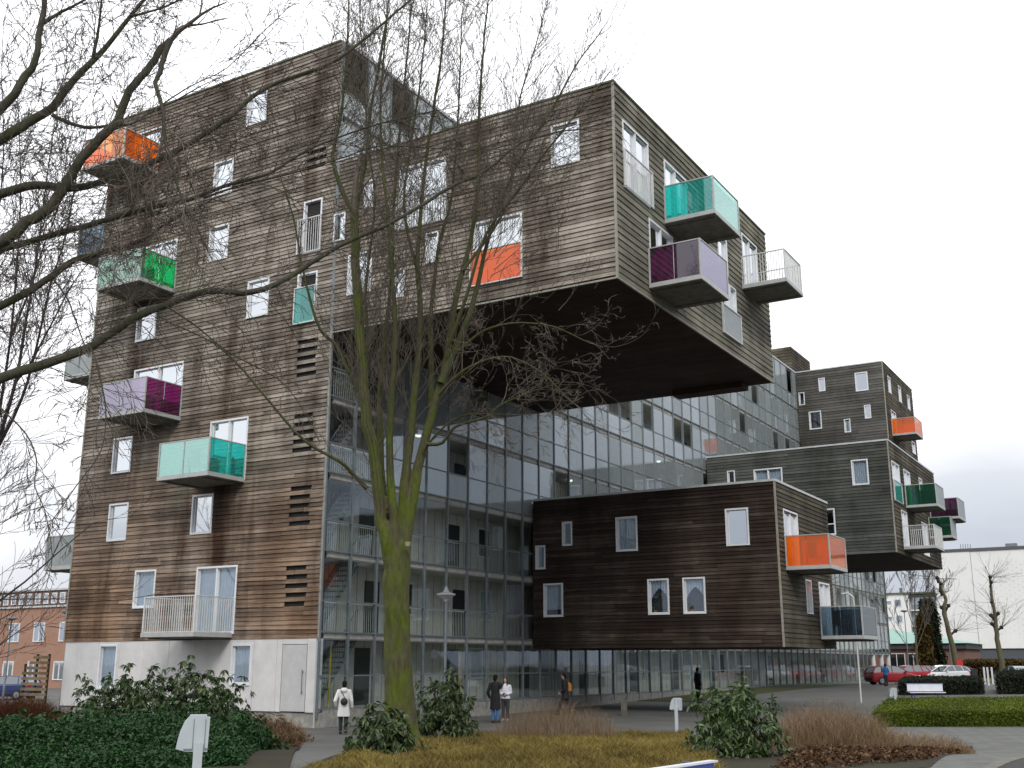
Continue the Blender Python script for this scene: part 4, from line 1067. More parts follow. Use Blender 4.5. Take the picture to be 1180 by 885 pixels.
many_tubes('boughs', shift(ll, lb), m_bough, LT, 10); many_tubes('crown', shift(tw, lb), m_twig, LT, 3); many_tubes('hanging_twigs', shift(twp, lb), m_twigp, LT, 3)

def bare(label, loc, h, r, seed, lvl=4, mat=None, kids=4, up=.1, ang=.6, fork=.35, minr=.006, name='bare_tree', group=None, tri=3, spread=.5):
    global tr; keep = tr; tr = random.Random(seed)
    t_ = thing(name, label, 'tree', loc, 0, group); ll = []; tw = []
    grow(ll, (0, 0, -.05), (tr.uniform(-.06, .06), tr.uniform(-.06, .06), 1), h*.75, r, 0, .03, .05)
    pts, rad = ll[0]; P = [Vector(p) for p in pts]; many_tubes('trunk', ll, mat or m_bark, t_, 8)
    for i in range(9):
        q = fork+(1-fork)*i/8; s = min(len(P)-2, int(q*(len(P)-1))); b = P[s].lerp(P[s+1], q*(len(P)-1)-s); a = tr.uniform(0, 6.28)
        grow(tw, b, (math.cos(a)*spread, math.sin(a)*spread, .75), h*.42*(1.25-.5*q), rad[s]*.5, lvl-1, up, .2, kids, ang, .6, 5, minr)
    many_tubes('crown', tw, mat or m_twigd, t_, tri); tr = keep; return t_
gb_ = on(-45, 36); GT = thing('bare_tree', 'bare tree with several thin upright stems beyond the left corner of the gable', 'tree', gb_)
gl = []
for pix, r0 in (([(-45, 800), (-30, 620), (-5, 520), (18, 440), (30, 370), (42, 300), (52, 220), (66, 120)], .11), ([(-45, 800), (-36, 640), (-15, 560), (0, 470), (12, 390), (20, 300), (24, 210), (20, 110)], .1),
                ([(-5, 520), (25, 460), (42, 400), (58, 330), (76, 270), (88, 205), (100, 150)], .07), ([(-15, 560), (-20, 460), (-14, 360), (-4, 270), (4, 180), (2, 90)], .07), ([(18, 440), (34, 420), (56, 380), (82, 330), (104, 300)], .05), ([(12, 390), (32, 340), (48, 290), (70, 230), (78, 170)], .045)):
    gl.append(limb(pix, 36, 36+tr.uniform(-2, 2), r0, .014))
gt = []
DMIN = .008
for L in gl: dress(gt, L, .28, 2.2, 2, .1, .3, .8, .15, .018, 4)
many_tubes('trunk', shift(gl, gb_), m_twigd, GT, 6); many_tubes('crown', shift(gt, gb_), m_twigs, GT, 3)
bare('bare tree whose twigs reach in at the left edge beside the big boughs', on(-95, 38), 15, .16, 37, 4, m_twigs, 4, .08, .6, .2, .007, spread=1.1)
bare('small bare tree leaning in low at the left edge over the brick houses', on(-60, 34), 7.0, .1, 41, 4, m_twigs, 4, .02, .7, .2, .006, spread=.9)

def pollard(label, pix, d, knobs, seed):
    global tr; keep = tr; tr = random.Random(seed)
    p0 = at(*pix[0], d); b = (float(p0[0]), float(p0[1]), g(p0[0], p0[1])); t_ = thing('pollarded_tree', label, 'tree', b, 0, 'pollarded street trees by the car park')
    L = limb(pix, d, d, .33, .1); many_tubes('trunk', shift([L], b), m_pol, t_, 10)
    tw = []; mb = MB()
    for x, y, fx, n in knobs:
        p = at(x, y, d); q = at(fx, y+6, d)
        mb.tube([Vector(q)-Vector(b), (Vector(p)+Vector(q))/2-Vector(b)+Vector((0, 0, .05)), Vector(p)-Vector(b)], [.1, .11, .14], 7); mb.ball(tuple(Vector(p)-Vector(b)), .2, 8, 6)
        for i in range(n):
            a = tr.uniform(0, 6.28); s = 1 if x >= fx else -1
            grow(tw, p, (math.cos(a)*.7+s*.5, math.sin(a)*.7, tr.uniform(-.15, 1)), tr.uniform(1.2, 3.2), .02, 1, .05, .12, 2, .4, .5, 4, .009)
    mb.build('pollard_knobs', m_twigd, t_, smooth=True); many_tubes('crown', shift(tw, b), m_twig, t_, 3); tr = keep; return t_
pollard('left pollarded tree by the parked cars, leaning, before the corner of the white hall', [(1106, 786), (1102, 765), (1098, 745), (1093, 728), (1089, 712), (1088, 698), (1090, 690), (1086, 682), (1083, 672), (1080, 664)], 112,
        [(1080, 666, 1081, 16), (1084, 673, 1083, 8), (1085, 700, 1088, 8), (1093, 698, 1090, 8), (1101, 727, 1095, 20), (1084, 681, 1085, 5)], 5)
pollard('right pollarded tree with a straight trunk before the white hall', [(1157, 786), (1154, 762), (1150, 742), (1148, 725), (1147, 710), (1144, 695), (1142, 680), (1141, 664)], 112,
        [(1141, 665, 1141, 16), (1142, 671, 1141, 8), (1143, 694, 1144, 10), (1150, 707, 1147, 8), (1143, 719, 1147, 10), (1154, 723, 1148, 14), (1142, 709, 1145, 7)], 6)
bare('bare grey tree between the white flats and the dark evergreen', on(1057, 125), 14, .15, 51, 4, m_twig, 4, .12, .5, .2, .022)
def evergreen(label, loc, h, r, n, leaf, mat='fir', L=.5):
    t_ = thing('evergreen_tree', label, 'tree', loc); a = nr.uniform(0, 6.283, n); z = nr.uniform(.08, 1, n)
    rad = r*np.clip(1.02-z, 0, 1)**.33*(.85+.25*np.sin(a*3+z*9)+.15*np.sin(a*5-z*17))*nr.uniform(.4, 1, n)**.5
    P = np.stack([np.cos(a)*rad, np.sin(a)*rad, z*h], 1); O = norm(P*np.array([1, 1, .2])+nr.normal(0, .4, P.shape))
    V = whorls(P, O, 3, L, L*.4, .5); m_ = len(V)//4; quads('crown', V, m_, ML[mat], t_, nr.beta(2, 2, m_))
    MB().tube([(0, 0, -.1), (0, 0, h*.8)], [.3, .08], 8).build('trunk', m_bark, t_); return t_
evergreen('dark evergreen tree beside the white hall, dense and tall', on(1074, 135), 9.2, 1.6, 2600, .5)
evergreen('rusty green tree in front of the dark evergreen', on(1067, 130), 7.2, 1.1, 900, .4, 'rust')
# woods that the glass mirrors, outside the picture
for (x0, y0, x1, y1, h) in ((75, -20, 100, 150, 7), (-60, -95, 75, -90, 7)):
    n = 5000; u = nr.uniform(0, 1, n); P = np.stack([x0+(x1-x0)*u+nr.normal(0, 3, n), y0+(y1-y0)*u+nr.normal(0, 3, n), h*nr.uniform(0, 1, n)*(.7+.3*np.sin(u*23))], 1)
    V = whorls(P, norm(nr.normal(0, 1, P.shape)), 3, 1.3, .6, .3); tag(quads('distant_wood', V, len(V)//4, ML['darkhedge'], None, nr.beta(2, 2, len(V)//4)), kind='stuff')
# ================================================================ other buildings
def framewin(par, F_, u0, u1, z0, z1, parts=2, mat='pane'):
    mb = MB(); w = .08
    for q in ((u0, u0+w, z0, z1), (u1-w, u1, z0, z1), (u0+w, u1-w, z1-w, z1), (u0+w, u1-w, z0, z0+w)): F_.box(mb, q[0], q[1], -.02, .08, q[2], q[3])
    for k in range(1, parts): um = u0+(u1-u0)*k/parts; F_.box(mb, um-.04, um+.04, -.02, .06, z0+w, z1-w)
    fr = mb.build('window', M['frame'], par); p = MB(); F_.box(p, u0+w, u1-w, 0.005, .03, z0+w, z1-w); p.build('pane', M[mat], fr); return fr
def brick(name, a, b, sc=4):
    t = NT(name); br = t.n('ShaderNodeTexBrick')
    for k, v in (('Scale', 1.0), ('Mortar Size', .008), ('Brick Width', .22), ('Row Height', .07)): br.inputs[k].default_value = v
    br.inputs['Color1'].default_value = a; br.inputs['Color2'].default_value = b; br.inputs['Mortar'].default_value = (.25, .22, .2, 1)
    gp = t.n('ShaderNodeNewGeometry'); sp = t.n('ShaderNodeSeparateXYZ'); cb = t.n('ShaderNodeCombineXYZ'); t.l(gp.outputs['Position'], sp.inputs[0])
    t.l(t.math('ADD', sp.outputs['X'], sp.outputs['Y']), cb.inputs['X']); t.l(sp.outputs['Z'], cb.inputs['Y']); t.l(cb.outputs[0], br.inputs['Vector'])
    k = t.mix(t.math('MULTIPLY', t.noise(.8, t.pos(), 5), .5), br.outputs['Color'], (.5, .45, .42, 1), 'MULTIPLY'); t.bsdf(k, .9); return t.m
m_ob = brick('orange brick', (.4, .2, .13, 1), (.46, .24, .15, 1)); m_rb = brick('red brick', (.16, .06, .045, 1), (.2, .08, .055, 1))
# brick houses far left
H = thing('brick_house_row', 'orange brick house row with a dark red top storey, left of the gable', 'building'); FH = Face('y', 30.0, -1)
MB().box(-95, -30, 30.0, 40, -.2, 6.85).build('wall', m_ob, H); MB().box(-95, -30, 30.05, 40, 7.0, 8.25).build('top_storey', m_rb, H)
MB().box(-95, -30, 29.85, 40, 6.852, 6.998).build('ledge', M['coping'], H); MB().box(-95, -30, 29.9, 40, 8.252, 8.4).build('roof_edge', M['coping'], H)
for k in range(30): framewin(H, FH, -78+k*1.08, -77.35+k*1.08, 7.15, 8.05, 1)
for k in range(8):
    framewin(H, FH, -74+k*3.35, -72.6+k*3.35, 4.0, 5.6); framewin(H, FH, -74.3+k*3.35, -72.9+k*3.35, .9, 2.4)
m_pale = plain('white render', (.74, .74, .72, 1), .8, .05, .3)
# white hall at right
W = thing('white_hall', 'huge blank white hall with a dark base at the right edge', 'building'); FHl = Face('y', 150.0, -1)
MB().box(-5.45, .0, 150, 175, 4.42, 18.9).build('wall', m_pale, W); MB().box(.06, 60, 150.05, 175, 4.42, 18.9).build('wall', m_pale, W)
MB().box(-5.6, 60, 150.3, 175, -.1, 4.4).build('base_wall', plain('slate base', (.07, .08, .09, 1), .7, .1), W)
MB().box(-5.55, 60.1, 149.9, 175, 18.902, 19.35).build('roof_edge', plain('dark roof edge', (.09, .09, .09, 1), .7), W)
mb = MB()
for i in range(46):
    for j in range(26):
        if (i+j) % 2: mb.box(2.6+i*.62, 2.68+i*.62, 150.0, 150.045, 6.5+j*.42, 6.58+j*.42)
mb.build('wall_fixings', plain('grey fixings', (.35, .35, .35, 1), .7), W)
mb = MB()
for k in range(5): mb.tube([(-1.3+.35*k, 150.6, 19.35), (-1.3+.35*k, 150.6, 20.1)], .05, 6)
mb.box(5.0, 6.6, 151, 152, 19.35, 19.9); mb.build('roof_vents', M['steel'], W)
# white flats
A_ = thing('white_flats', 'white block of flats seen under the third box', 'building'); FF = Face('y', 190.0, -1)
MB().box(-22.2, -17.6, 190, 205, 0, 15.1).build('wall', m_pale, A_); MB().box(-17.58, -9, 191.4, 205, 0, 15.0).build('wall', plain('grey flats wall', (.3, .32, .36, 1), .8), A_)
MB().box(-22.6, -8.8, 189.7, 205.2, 15.102, 15.4).build('roof', M['coping_dark'], A_)
MB().box(-20.2, -19.8, 195, 195.6, 15.4, 16.6).build('chimney', M['slab'], A_)
for k in range(4):
    z = 3.3+k*2.95; framewin(A_, FF, -21.8, -20.8, z+1.1, z+1.8, 1); framewin(A_, FF, -20.2, -19.0, z+.6, z+2.0, 1)
    b_ = MB().box(-17.4, -9.4, 190.1, 191.4, z-.2, z+.0).build('balcony', m_pale, A_); MB().box(-17.3, -9.5, 190.12, 190.18, z, z+.95).build('balustrade', M['steel'], b_)
    for q in range(5): framewin(A_, Face('y', 191.4, -1), -17.2+q*1.6, -15.8+q*1.6, z+.9, z+2.3, 1)
# low pavilion with green roof
PV = thing('pavilion', 'low brick pavilion with a pale green hipped roof behind the parked cars', 'building'); FP = Face('y', 118.0, -1)
MB().box(-16, 3.0, 118, 130, .3, 4.0).build('wall', m_rb, PV); MB().box(-16.3, 3.3, 117.6, 130.3, 4.02, 4.68).build('fascia', plain('dark fascia', (.05, .045, .05, 1), .6), PV)
mb = MB(); mb.add([(-16.6, 117.3, 4.7), (3.6, 117.3, 4.7), (3.6, 130.6, 4.7), (-16.6, 130.6, 4.7), (-10.5, 124, 7.0), (-8.5, 124, 7.0)], [(0, 1, 5, 4), (1, 2, 5), (2, 3, 4, 5), (3, 0, 4), (3, 2, 1, 0)])
mb.build('roof', plain('green copper roof', (.22, .36, .31, 1), .6, .1), PV)
for a, b in ((-9.6, -8.4), (-6.3, -4.2), (-3.9, -2.5), (-.7, .4)): framewin(PV, FP, a, b, .8, 3.5, 2 if b-a > 1.3 else 1)
# slatted fence at the gable corner
fb = (-15.2, -.6, 0); fn = thing('slatted_fence', 'timber fence of wide horizontal slats with a cut corner beside the white base wall', 'fence', fb)
mb = MB(); mslat = wood('fence slats', (.06, .045, .025, 1)[:3], (.17, .125, .07), (.28, .22, .13), (.5, .4, .3, 1), .5)
for k in range(11):
    z = .25+k*.215; x0 = -.55+(.0 if k < 8 else (k-7)*.22); mb.box(x0, 1.12, -.03, .0, z, z+.12)
mb.build('slats', mslat, fn); mb = MB()
for x in (-.45, .3, 1.05): mb.box(x-.04, x+.04, .005, .08, -.1, 2.2 if x < 0 else 2.6)
mb.build('posts', m_twigd, fn)

# ================================================================ street furniture
def lamp_post(label, loc, h, kind, rz=0):
    t_ = thing('street_lamp', label, 'street lamp', loc, rz); mb = MB()
    mb.tube([(0, 0, -.05), (0, 0, .9), (0, 0, .95), (0, 0, h)], [.075, .075, .045, .04], 12); mb.build('post', M['steel'], t_)
    if kind == 'cone':
        MB().rings([(0, 0, h-.02, .06, .06), (0, 0, h+.05, .1, .1), (0, 0, h+.2, .32, .32), (0, 0, h+.24, .33, .33)], 20).build('shade', M['coping'], t_)
        MB().rings([(0, 0, h+.242, .3, .3), (0, 0, h+.3, .12, .12), (0, 0, h+.42, .06, .06), (0, 0, h+.5, .02, .02)], 20).build('cap', M['steel'], t_)
    elif kind == 'flat':
        MB().rings([(0, 0, h, .06, .06), (0, 0, h+.1, .34, .34), (0, 0, h+.18, .34, .34), (0, 0, h+.24, .1, .1)], 20).build('shade', M['steel'], t_)
    elif kind == 'double':
        m2 = MB(); m2.tube([(-1.1, 0, h), (1.1, 0, h)], .05, 8); m2.build('arm', M['steel'], t_)
        for s in (-1, 1): MB().rings([(s*1.1, 0, h-.05, .3, .16), (s*1.1, 0, h+.03, .34, .18), (s*1.1, 0, h+.14, .2, .1)], 16).build('lamp_head', M['coping'], t_)
    return t_
lamp_post('lamp with a pale upturned cone shade standing right of the mossy trunk', on(513, 38.5), 4.3, 'cone')
lamp_post('thin lamp with a flat cap in front of the brick houses, at the left edge', on(8, 70), 4.8, 'flat')
lamp_post('lamp with a flat cap beside the left corner of the gable', on(74.5, 50), 4.3, 'flat')
lamp_post('tall double armed lamp beside the left pollarded tree', on(1096, 116), 10.2, 'double', YAW)
lamp_post('plain lamp pole with a short crossbar behind the smoked balcony', on(1047, 108), 6.4, 'flat')
# white pole with curved hanger
t_ = thing('pole', 'thin white pole standing on the plaza below the smoked balcony', 'pole', on(989, 59.5)); mb = MB()
mb.tube([(0, 0, -.05), (0, 0, 5.0), (0, 0, 5.4), (-.25, 0, 5.62), (-.6, 0, 5.6)], .045, 10); mb.build('pipe', M['railw'], t_)
mb = MB(); mb.tube([(-1.3, 0, 4.05), (.5, 0, 4.3)], .03, 8); mb.build('crossbar', M['steel'], t_)
# litter bins: box with one rounded shoulder on a post
def litter_bin(label, loc, rz, s=1.0):
    t_ = thing('litter_bin', label, 'litter bin', loc, rz, 'white litter bins on posts'); t_.scale = (s, s, s)
    m_ = plain('white enamel', (.42, .46, .48, 1), .45, .08)
    prof = [(x_, 1.1-(1.1-z_)*.72) for x_, z_ in ((-.105, .56), (.14, .55), (.15, 1.06), (.115, 1.07), (.112, 1.1), (-.07, 1.1), (-.085, 1.065), (-.13, 1.0), (-.17, .86), (-.19, .74), (-.205, .6))]
    MB().prism(prof, -.13, .13, 'y').build('bin_body', m_, t_)
    mb = MB(); mb.box(-.028, -.02, -.137, -.131, .74, 1.06); mb.box(.1, .108, -.137, -.131, .74, 1.06); mb.box(-.12, -.02, -.139, -.131, .725, .742); mb.box(.1, .14, -.139, -.131, .725, .742); mb.build('seams', M['steel'], t_)
    MB().box(-.012, .09, -.19, -.14, -.03, .8).build('post', m_, t_); return t_
litter_bin('nearest white litter bin, in front of the dark ground cover at lower left', on(231, 12.6), YAW+R(15), .96)
litter_bin('white litter bin box beside the broad leaved shrub, at the edge of the plaza', on(778, 38), YAW-.5)
litter_bin('farthest white litter bin, beside the bench and the red car', on(1026, 50), YAW, 1.0)
# benches
def bench(label, loc, rz, blue=False):
    t_ = thing('park_bench', label, 'bench', loc, rz, 'benches with white slats and a blue frame'); mf = plain('blue violet enamel', (.05, .07, .3, 1), .35, .1); ms = plain('white bench slat', (.62, .64, .68, 1), .45, .08)
    MB().box(-.95, .95, -.03, .02, .48, .84).build('backrest', mf if blue else ms, t_)
    if blue: MB().box(-1.0, 1.0, -.04, .03, .842, .856).build('top_rail', ms, t_)
    else: MB().tube([(-1.0, .03, .86), (1.0, .03, .86)], .03, 10).build('top_rail', mf, t_)
    MB().box(-.95, .95, -.45, -.06, .4, .44).build('seat', ms, t_)
    mb = MB(); mb.tube([(-1.0, .055, .46), (1.0, .055, .46)], .03, 10); mb.build('frame_tube', mf, t_)
    for x in (-.7, .7):
        mb = MB(); mb.tube([(x, .05, .86), (x, .05, .42), (x, .12, -.02)], .03, 8); mb.tube([(x, .05, .38), (x, -.4, .38), (x, -.36, -.02)], .025, 8); mb.build('leg', mf, t_)
    return t_
bench('white slatted bench in front of the dark rough hedge', on(1063, 61), YAW)
e_ = at(817, 764, 8.6); ax = YAW+R(52.3)
bn = bench('near bench whose blue and white top edge shows at the bottom of the picture', (float(e_[0])-1.0*math.cos(ax), float(e_[1])-1.0*math.sin(ax), .652), ax, True)
# bollards
bo = None
for i, (px, d, lab) in enumerate(((718, 50, 'first grey bollard along the plinth, between the walker and the litter bin box'), (918, 92, 'grey bollard at the far part of the plinth, left of its neighbour'), (948, 100, 'farthest grey bollard, nearest the smoked balcony'))):
    q = on(px, d)
    if bo is None:
        bo = thing('bollard', lab, 'bollard', q, 0, 'grey bollards along the plinth'); MB().box(-.1, .1, -.1, .1, -.05, .74).build('post', M['slab'], bo); MB().box(-.11, .11, -.11, .11, .742, .77).build('cap', M['slab'], bo)
    else: place(copy_tree(bo), q, 0, lab)
wp = None
for px, d, lab in ((1133, 92, 'left white post of the group at the path gap'), (1137, 86, 'middle white post of the group at the path gap'), (1142, 92, 'right white post of the group at the path gap')):
    q = on(px, d)
    if wp is None: wp = thing('white_post', lab, 'post', q, 0, 'white posts between the hedges'); MB().box(-.06, .06, -.06, .06, 0, 1.35).build('post', M['frame'], wp)
    else: place(copy_tree(wp), q, 0, lab)
def wheelie(label, q):
    t_ = thing('rubbish_bin', label, 'rubbish bin', q, YAW, 'dark rubbish bins by the pollarded tree'); MB().prism([(-.28, .05), (.28, .05), (.34, 1.05), (-.34, 1.05)], -.3, .3, 'y').build('bin_body', plain('dark green plastic', (.01, .02, .025, 1), .5), t_)
    MB().prism([(-.36, 1.06), (.36, 1.06), (.3, 1.16), (-.3, 1.16)], -.33, .33, 'y').build('lid', plain('dark lid', (.012, .014, .03, 1), .4), t_); return t_
wheelie('left dark rubbish bin beside the pollarded tree', on(1113, 104)); wheelie('right dark rubbish bin beside the pollarded tree', on(1119.5, 104))
sg = thing('banner', 'small red and white banner fixed round the foot of the left pollarded tree', 'banner', on(1106, 104), YAW)
MB().box(-.28, .28, -.03, .03, .1, 2.0).build('panel', plain('red banner', (.4, .02, .02, 1), .6, .3, 6), sg); MB().box(-.2, .2, -.045, -.033, .9, 1.35).build('stripe', M['frame'], sg)

# bicycle on the smoked balcony
bk = thing('bicycle', 'dark bicycle parked on the smoked glass balcony', 'bicycle', (13.15, 22.3, 3.47), R(90)); m_bk = plain('black bike paint', (.02, .02, .022, 1), .4)
for x in (-.52, .52):
    mb = MB(); mb.tube([(x+.33*math.cos(a*math.pi/12), 0, .34+.33*math.sin(a*math.pi/12)) for a in range(25)], .018, 6, cap=False)
    for a in range(8): mb.tube([(x, 0, .34), (x+.32*math.cos(a*.785), 0, .34+.32*math.sin(a*.785))], .003, 3)
    mb.build('wheel', m_bk, bk)
mb = MB(); mb.tube([(-.52, 0, .34), (-.1, 0, .3), (.4, 0, .75), (-.2, 0, .8), (-.1, 0, .3)], .018, 6); mb.tube([(-.2, 0, .8), (-.52, 0, .34)], .012, 6); mb.tube([(.52, 0, .34), (.38, 0, .95)], .016, 6); mb.tube([(-.2, 0, .8), (-.24, 0, .92)], .014, 6); mb.build('frame', m_bk, bk)
mb = MB(); mb.tube([(.38, -.27, .98), (.36, 0, 1.0), (.38, .27, .98)], .014, 6); mb.build('handlebar', m_bk, bk); MB().ball((-.24, 0, .95), (.13, .07, .03)).build('saddle', m_bk, bk)
ch = thing('balcony_chair', 'dark folding chair on the smoked glass balcony', 'chair', (13.0, 21.7, 3.47), R(60)); MB().box(-.22, .22, -.22, .2, .43, .47).build('seat', m_bk, ch); MB().box(-.22, .22, .2, .24, .5, 1.15).build('backrest', m_bk, ch)
for x in (-.2, .2):
    for y in (-.2, .2): MB().tube([(x, y, 0), (x, y*.9, .43)], .014, 6).build('leg', m_bk, ch)
for (x, y, z, r_, lab) in ((-5.9, -1.1, 9.265, .4, 'dark folding chair on the turquoise gable balcony'), (-9.9, -1.2, 17.935, 2.0, 'dark folding chair on the bottle green gable balcony'), (13.1, 6.1, 18.155, 1.2, 'dark folding chair on the high turquoise balcony'), (13.2, 17.6, 6.315, .9, 'dark folding chair on the orange balcony of the lowest box')):
    c_ = copy_tree(ch); place(c_, (x, y, z), r_, lab)
def parasol(label, loc, ht, col):
    t_ = thing('parasol', label, 'parasol', loc); MB().tube([(0, 0, 0), (0, 0, ht)], .02, 6).build('pole', M['railw'], t_)
    MB().rings([(0, 0, ht-.55, .14, .14), (0, 0, ht-.1, .07, .07), (0, 0, ht, .02, .02)], 10).build('canopy', plain('folded canopy', col, .8), t_)
# potted plants on some balconies
def pot(label, loc, mat='laurel', s=1.0):
    t_ = thing('potted_plant', label, 'potted plant', loc); MB().rings([(0, 0, 0, .13*s, .13*s), (0, 0, .26*s, .17*s, .17*s), (0, 0, .262*s, .14*s, .14*s), (0, 0, .23*s, .13*s, .13*s)], 14).build('pot', plain('clay pot', (.3, .12, .07, 1), .8), t_)
    P, O = dome_pts(60, .2*s, .2*s, .45*s, .3); P[:, 2] += .24*s; V = whorls(P, O, 4, .14*s, .05*s, .4); quads('foliage', V, len(V)//4, ML[mat], t_, nr.beta(2, 2, len(V)//4)); return t_
for loc, s, lab in (((-5.0, -.9, 9.25), 1.2, 'bushy potted plant on the turquoise gable balcony'), ((-9.6, -1.0, 17.92), 1.4, 'tall potted plant on the bottle green gable balcony'),
                 ((-.7, 7.0, 9.17), 1.0, 'potted plant on a white stand in the third glazed gallery'), ((6.35, Y2+.1, 4.43), .45, 'small pot plant in the left window with arched net curtain'), ((8.1, Y2+.1, 4.43), .45, 'small pot plant in the right window with arched net curtain')):
    pot(lab, loc, 'laurel', s)

# ================================================================ cars
def paint(name, c): return plain(name, c, .22, .03, 1, spec=.7)
m_tyre = plain('tyre', (.015, .015, .016, 1), .8); m_rim = plain('wheel rim', (.35, .36, .37, 1), .35, metallic=.7)
m_cg = glass('car glass', .12, (.12, .14, .15, 1), body=.35, dark=(.01, .012, .014, 1)); m_lamp = plain('headlamp', (.6, .62, .62, 1), .15); m_tail = plain('tail lamp', (.35, .015, .015, 1), .25); m_blk = plain('black trim', (.015, .015, .016, 1), .6)
def car(label, loc, heading, pm, style='hatch', group='cars parked behind the plaza'):
    t_ = thing('parked_car', label, 'car', loc, heading, group); L = 4.05 if style != 'sedan' else 4.4; hw = .84
    # stations nose (+x) to tail: x, belt height, half width factor, bottom
    st = [(2.0, .52, .72, .3), (1.97, .62, .86, .22), (1.8, .74, .95, .2), (1.3, .86, .99, .2), (.85, .93, 1, .2), (0, .95, 1, .2), (-1.0, .97, 1, .2), (-1.6, .98, .99, .2), (-1.92, .94, .93, .22), (-2.02, .75, .85, .3)] if style != 'sedan' else \
         [(2.18, .5, .72, .3), (2.14, .62, .86, .22), (1.95, .72, .95, .2), (1.4, .82, .99, .2), (.9, .9, 1, .2), (0, .93, 1, .2), (-1.0, .95, 1, .2), (-1.6, .96, .99, .2), (-2.1, .92, .93, .22), (-2.2, .72, .85, .3)]
    vs = []; n = 10
    for x, b, f, z0 in st:
        w = hw*f; sec = [(w*.9, z0), (w, z0+.18), (w, (z0+b)/2+.02), (w*.985, b-.1), (w*.93, b), (-w*.93, b), (-w*.985, b-.1), (-w, (z0+b)/2+.02), (-w, z0+.18), (-w*.9, z0)]
        vs += [(x, y, z) for y, z in sec]
    fs = [(i*n+k, (i+1)*n+k, (i+1)*n+(k+1) % n, i*n+(k+1) % n) for i in range(len(st)-1) for k in range(n)]+[tuple(range(n)), tuple((len(st)-1)*n+k for k in range(n-1, -1, -1))]
    body = MB(); body.add(vs, fs); b_ = body.build('body', pm, t_, smooth=False)
    gh = {'hatch': [(1.05, .93, .0), (.35, 1.36, 1), (-.2, 1.44, 1), (-1.1, 1.42, 1), (-1.7, 1.3, 1), (-1.97, .95, 0)], 'estate': [(1.05, .93, 0), (.3, 1.38, 1), (-.3, 1.45, 1), (-1.5, 1.44, 1), (-1.85, 1.38, 1), (-2.0, .95, 0)],
          'sedan': [(1.0, .9, 0), (.25, 1.32, 1), (-.3, 1.39, 1), (-.9, 1.36, 1), (-1.25, 1.25, 1), (-1.85, .96, 0)]}[style]
    vs = []
    for x, z, tflag in gh:
        wb = hw*.93; wt = hw*.93-(z-.93)*.42; zb = .93
        vs += [(x, -wb, zb) if tflag else (x, -wb, z-.01), (x, -wt, z), (x, wt, z), (x, wb, zb) if tflag else (x, wb, z-.01)]
    g_ = MB(); g_.add(vs, [(i*4+k, (i+1)*4+k, (i+1)*4+(k+1) % 4, i*4+(k+1) % 4) for i in range(len(gh)-1) for k in range(3)]); g_.build('windows', m_cg, t_)
    rf = MB(); rv_ = [q for q in gh if q[2]]
    for (xa, za, _), (xb, zb2, _) in zip(rv_[:-1], rv_[1:]):
        wa, wb_ = hw*.93-(za-.93)*.42+.012, hw*.93-(zb2-.93)*.42+.012
        rf.add([(xa, -wa, za+.004), (xa, wa, za+.004), (xb, wb_, zb2+.004), (xb, -wb_, zb2+.004), (xa, -wa, za+.03), (xa, wa, za+.03), (xb, wb_, zb2+.03), (xb, -wb_, zb2+.03)], [(0, 1, 2, 3), (7, 6, 5, 4), (0, 4, 5, 1), (3, 2, 6, 7), (0, 3, 7, 4), (1, 5, 6, 2)])
    for s in (-1, 1):
        def pil(x0, z0, x1, z1, w=.05):
            ya, yb = s*(hw*.93-(z0-.93)*.42+.006), s*(hw*.93-(z1-.93)*.42+.006); rf.tube([(x0, ya, z0), (x1, yb, z1)], w*.6, 5)
        pil(gh[0][0], .94, gh[1][0], gh[1][1]); pil(gh[-1][0], .96, gh[-2][0], gh[-2][1], .09); pil(-.35, .94, -.3, 1.42, .06); pil(-1.25, .94, -1.15, 1.38 if style != 'sedan' else 1.28, .07)
    rf.build('roof', pm, t_)
    for x in (1.25, -1.27):
        for s in (-1, 1):
            w_ = MB(); ring = [(x+.31*math.cos(a*math.pi/10), .31+.31*math.sin(a*math.pi/10)) for a in range(20)]
            w_.prism(ring, s*(hw-.19), s*(hw+.012), 'y'); w_ = w_.build('wheel', m_tyre, t_)
            r2 = MB(); r2.prism([(x+.19*math.cos(a*math.pi/10), .31+.19*math.sin(a*math.pi/10)) for a in range(20)], s*(hw+.013), s*(hw+.025), 'y'); r2.build('rim', m_rim, w_)
    for s in (-1, 1):
        MB().box(st[1][0]-.14, st[1][0]+.02, s*.45, s*.72, .6, .73).build('headlight', m_lamp, t_); MB().box(-st[1][0]-.04, -st[1][0]+.1, s*.55, s*.79, .72, .93).build('tail_light', m_tail, t_)
        MB().box(.62, .8, s*(hw+.0), s*(hw+.14), .93, 1.05).build('mirror', pm, t_)
    MB().box(st[0][0]-.03, st[0][0]+.03, -.6, .6, .28, .45).build('bumper', m_blk, t_); MB().box(st[-1][0]-.03, st[-1][0]+.03, -.6, .6, .32, .5).build('bumper', m_blk, t_)
    MB().box(st[0][0]+.032, st[0][0]+.04, -.24, .24, .34, .44).build('number_plate', plain('yellow plate', (.6, .42, .03, 1), .5), t_)
    return t_
P_red = paint('bright red paint', (.33, .012, .018, 1)); P_red2 = paint('dark red paint', (.2, .012, .014, 1)); P_sil = paint('silver paint', (.4, .42, .44, 1)); P_wh = paint('white car paint', (.62, .63, .63, 1)); P_blu = paint('blue paint', (.02, .035, .12, 1)); P_pal = paint('pale blue grey paint', (.25, .31, .33, 1)); P_mar = paint('maroon paint', (.08, .015, .015, 1))
car('nearest red hatchback at the left end of the parked cars', on(1027, 90), YAW+R(8), P_red, 'hatch')
car('dark red hatchback behind the hedge, left of the white cars', on(1056, 112), YAW+R(-172), P_red2, 'hatch')
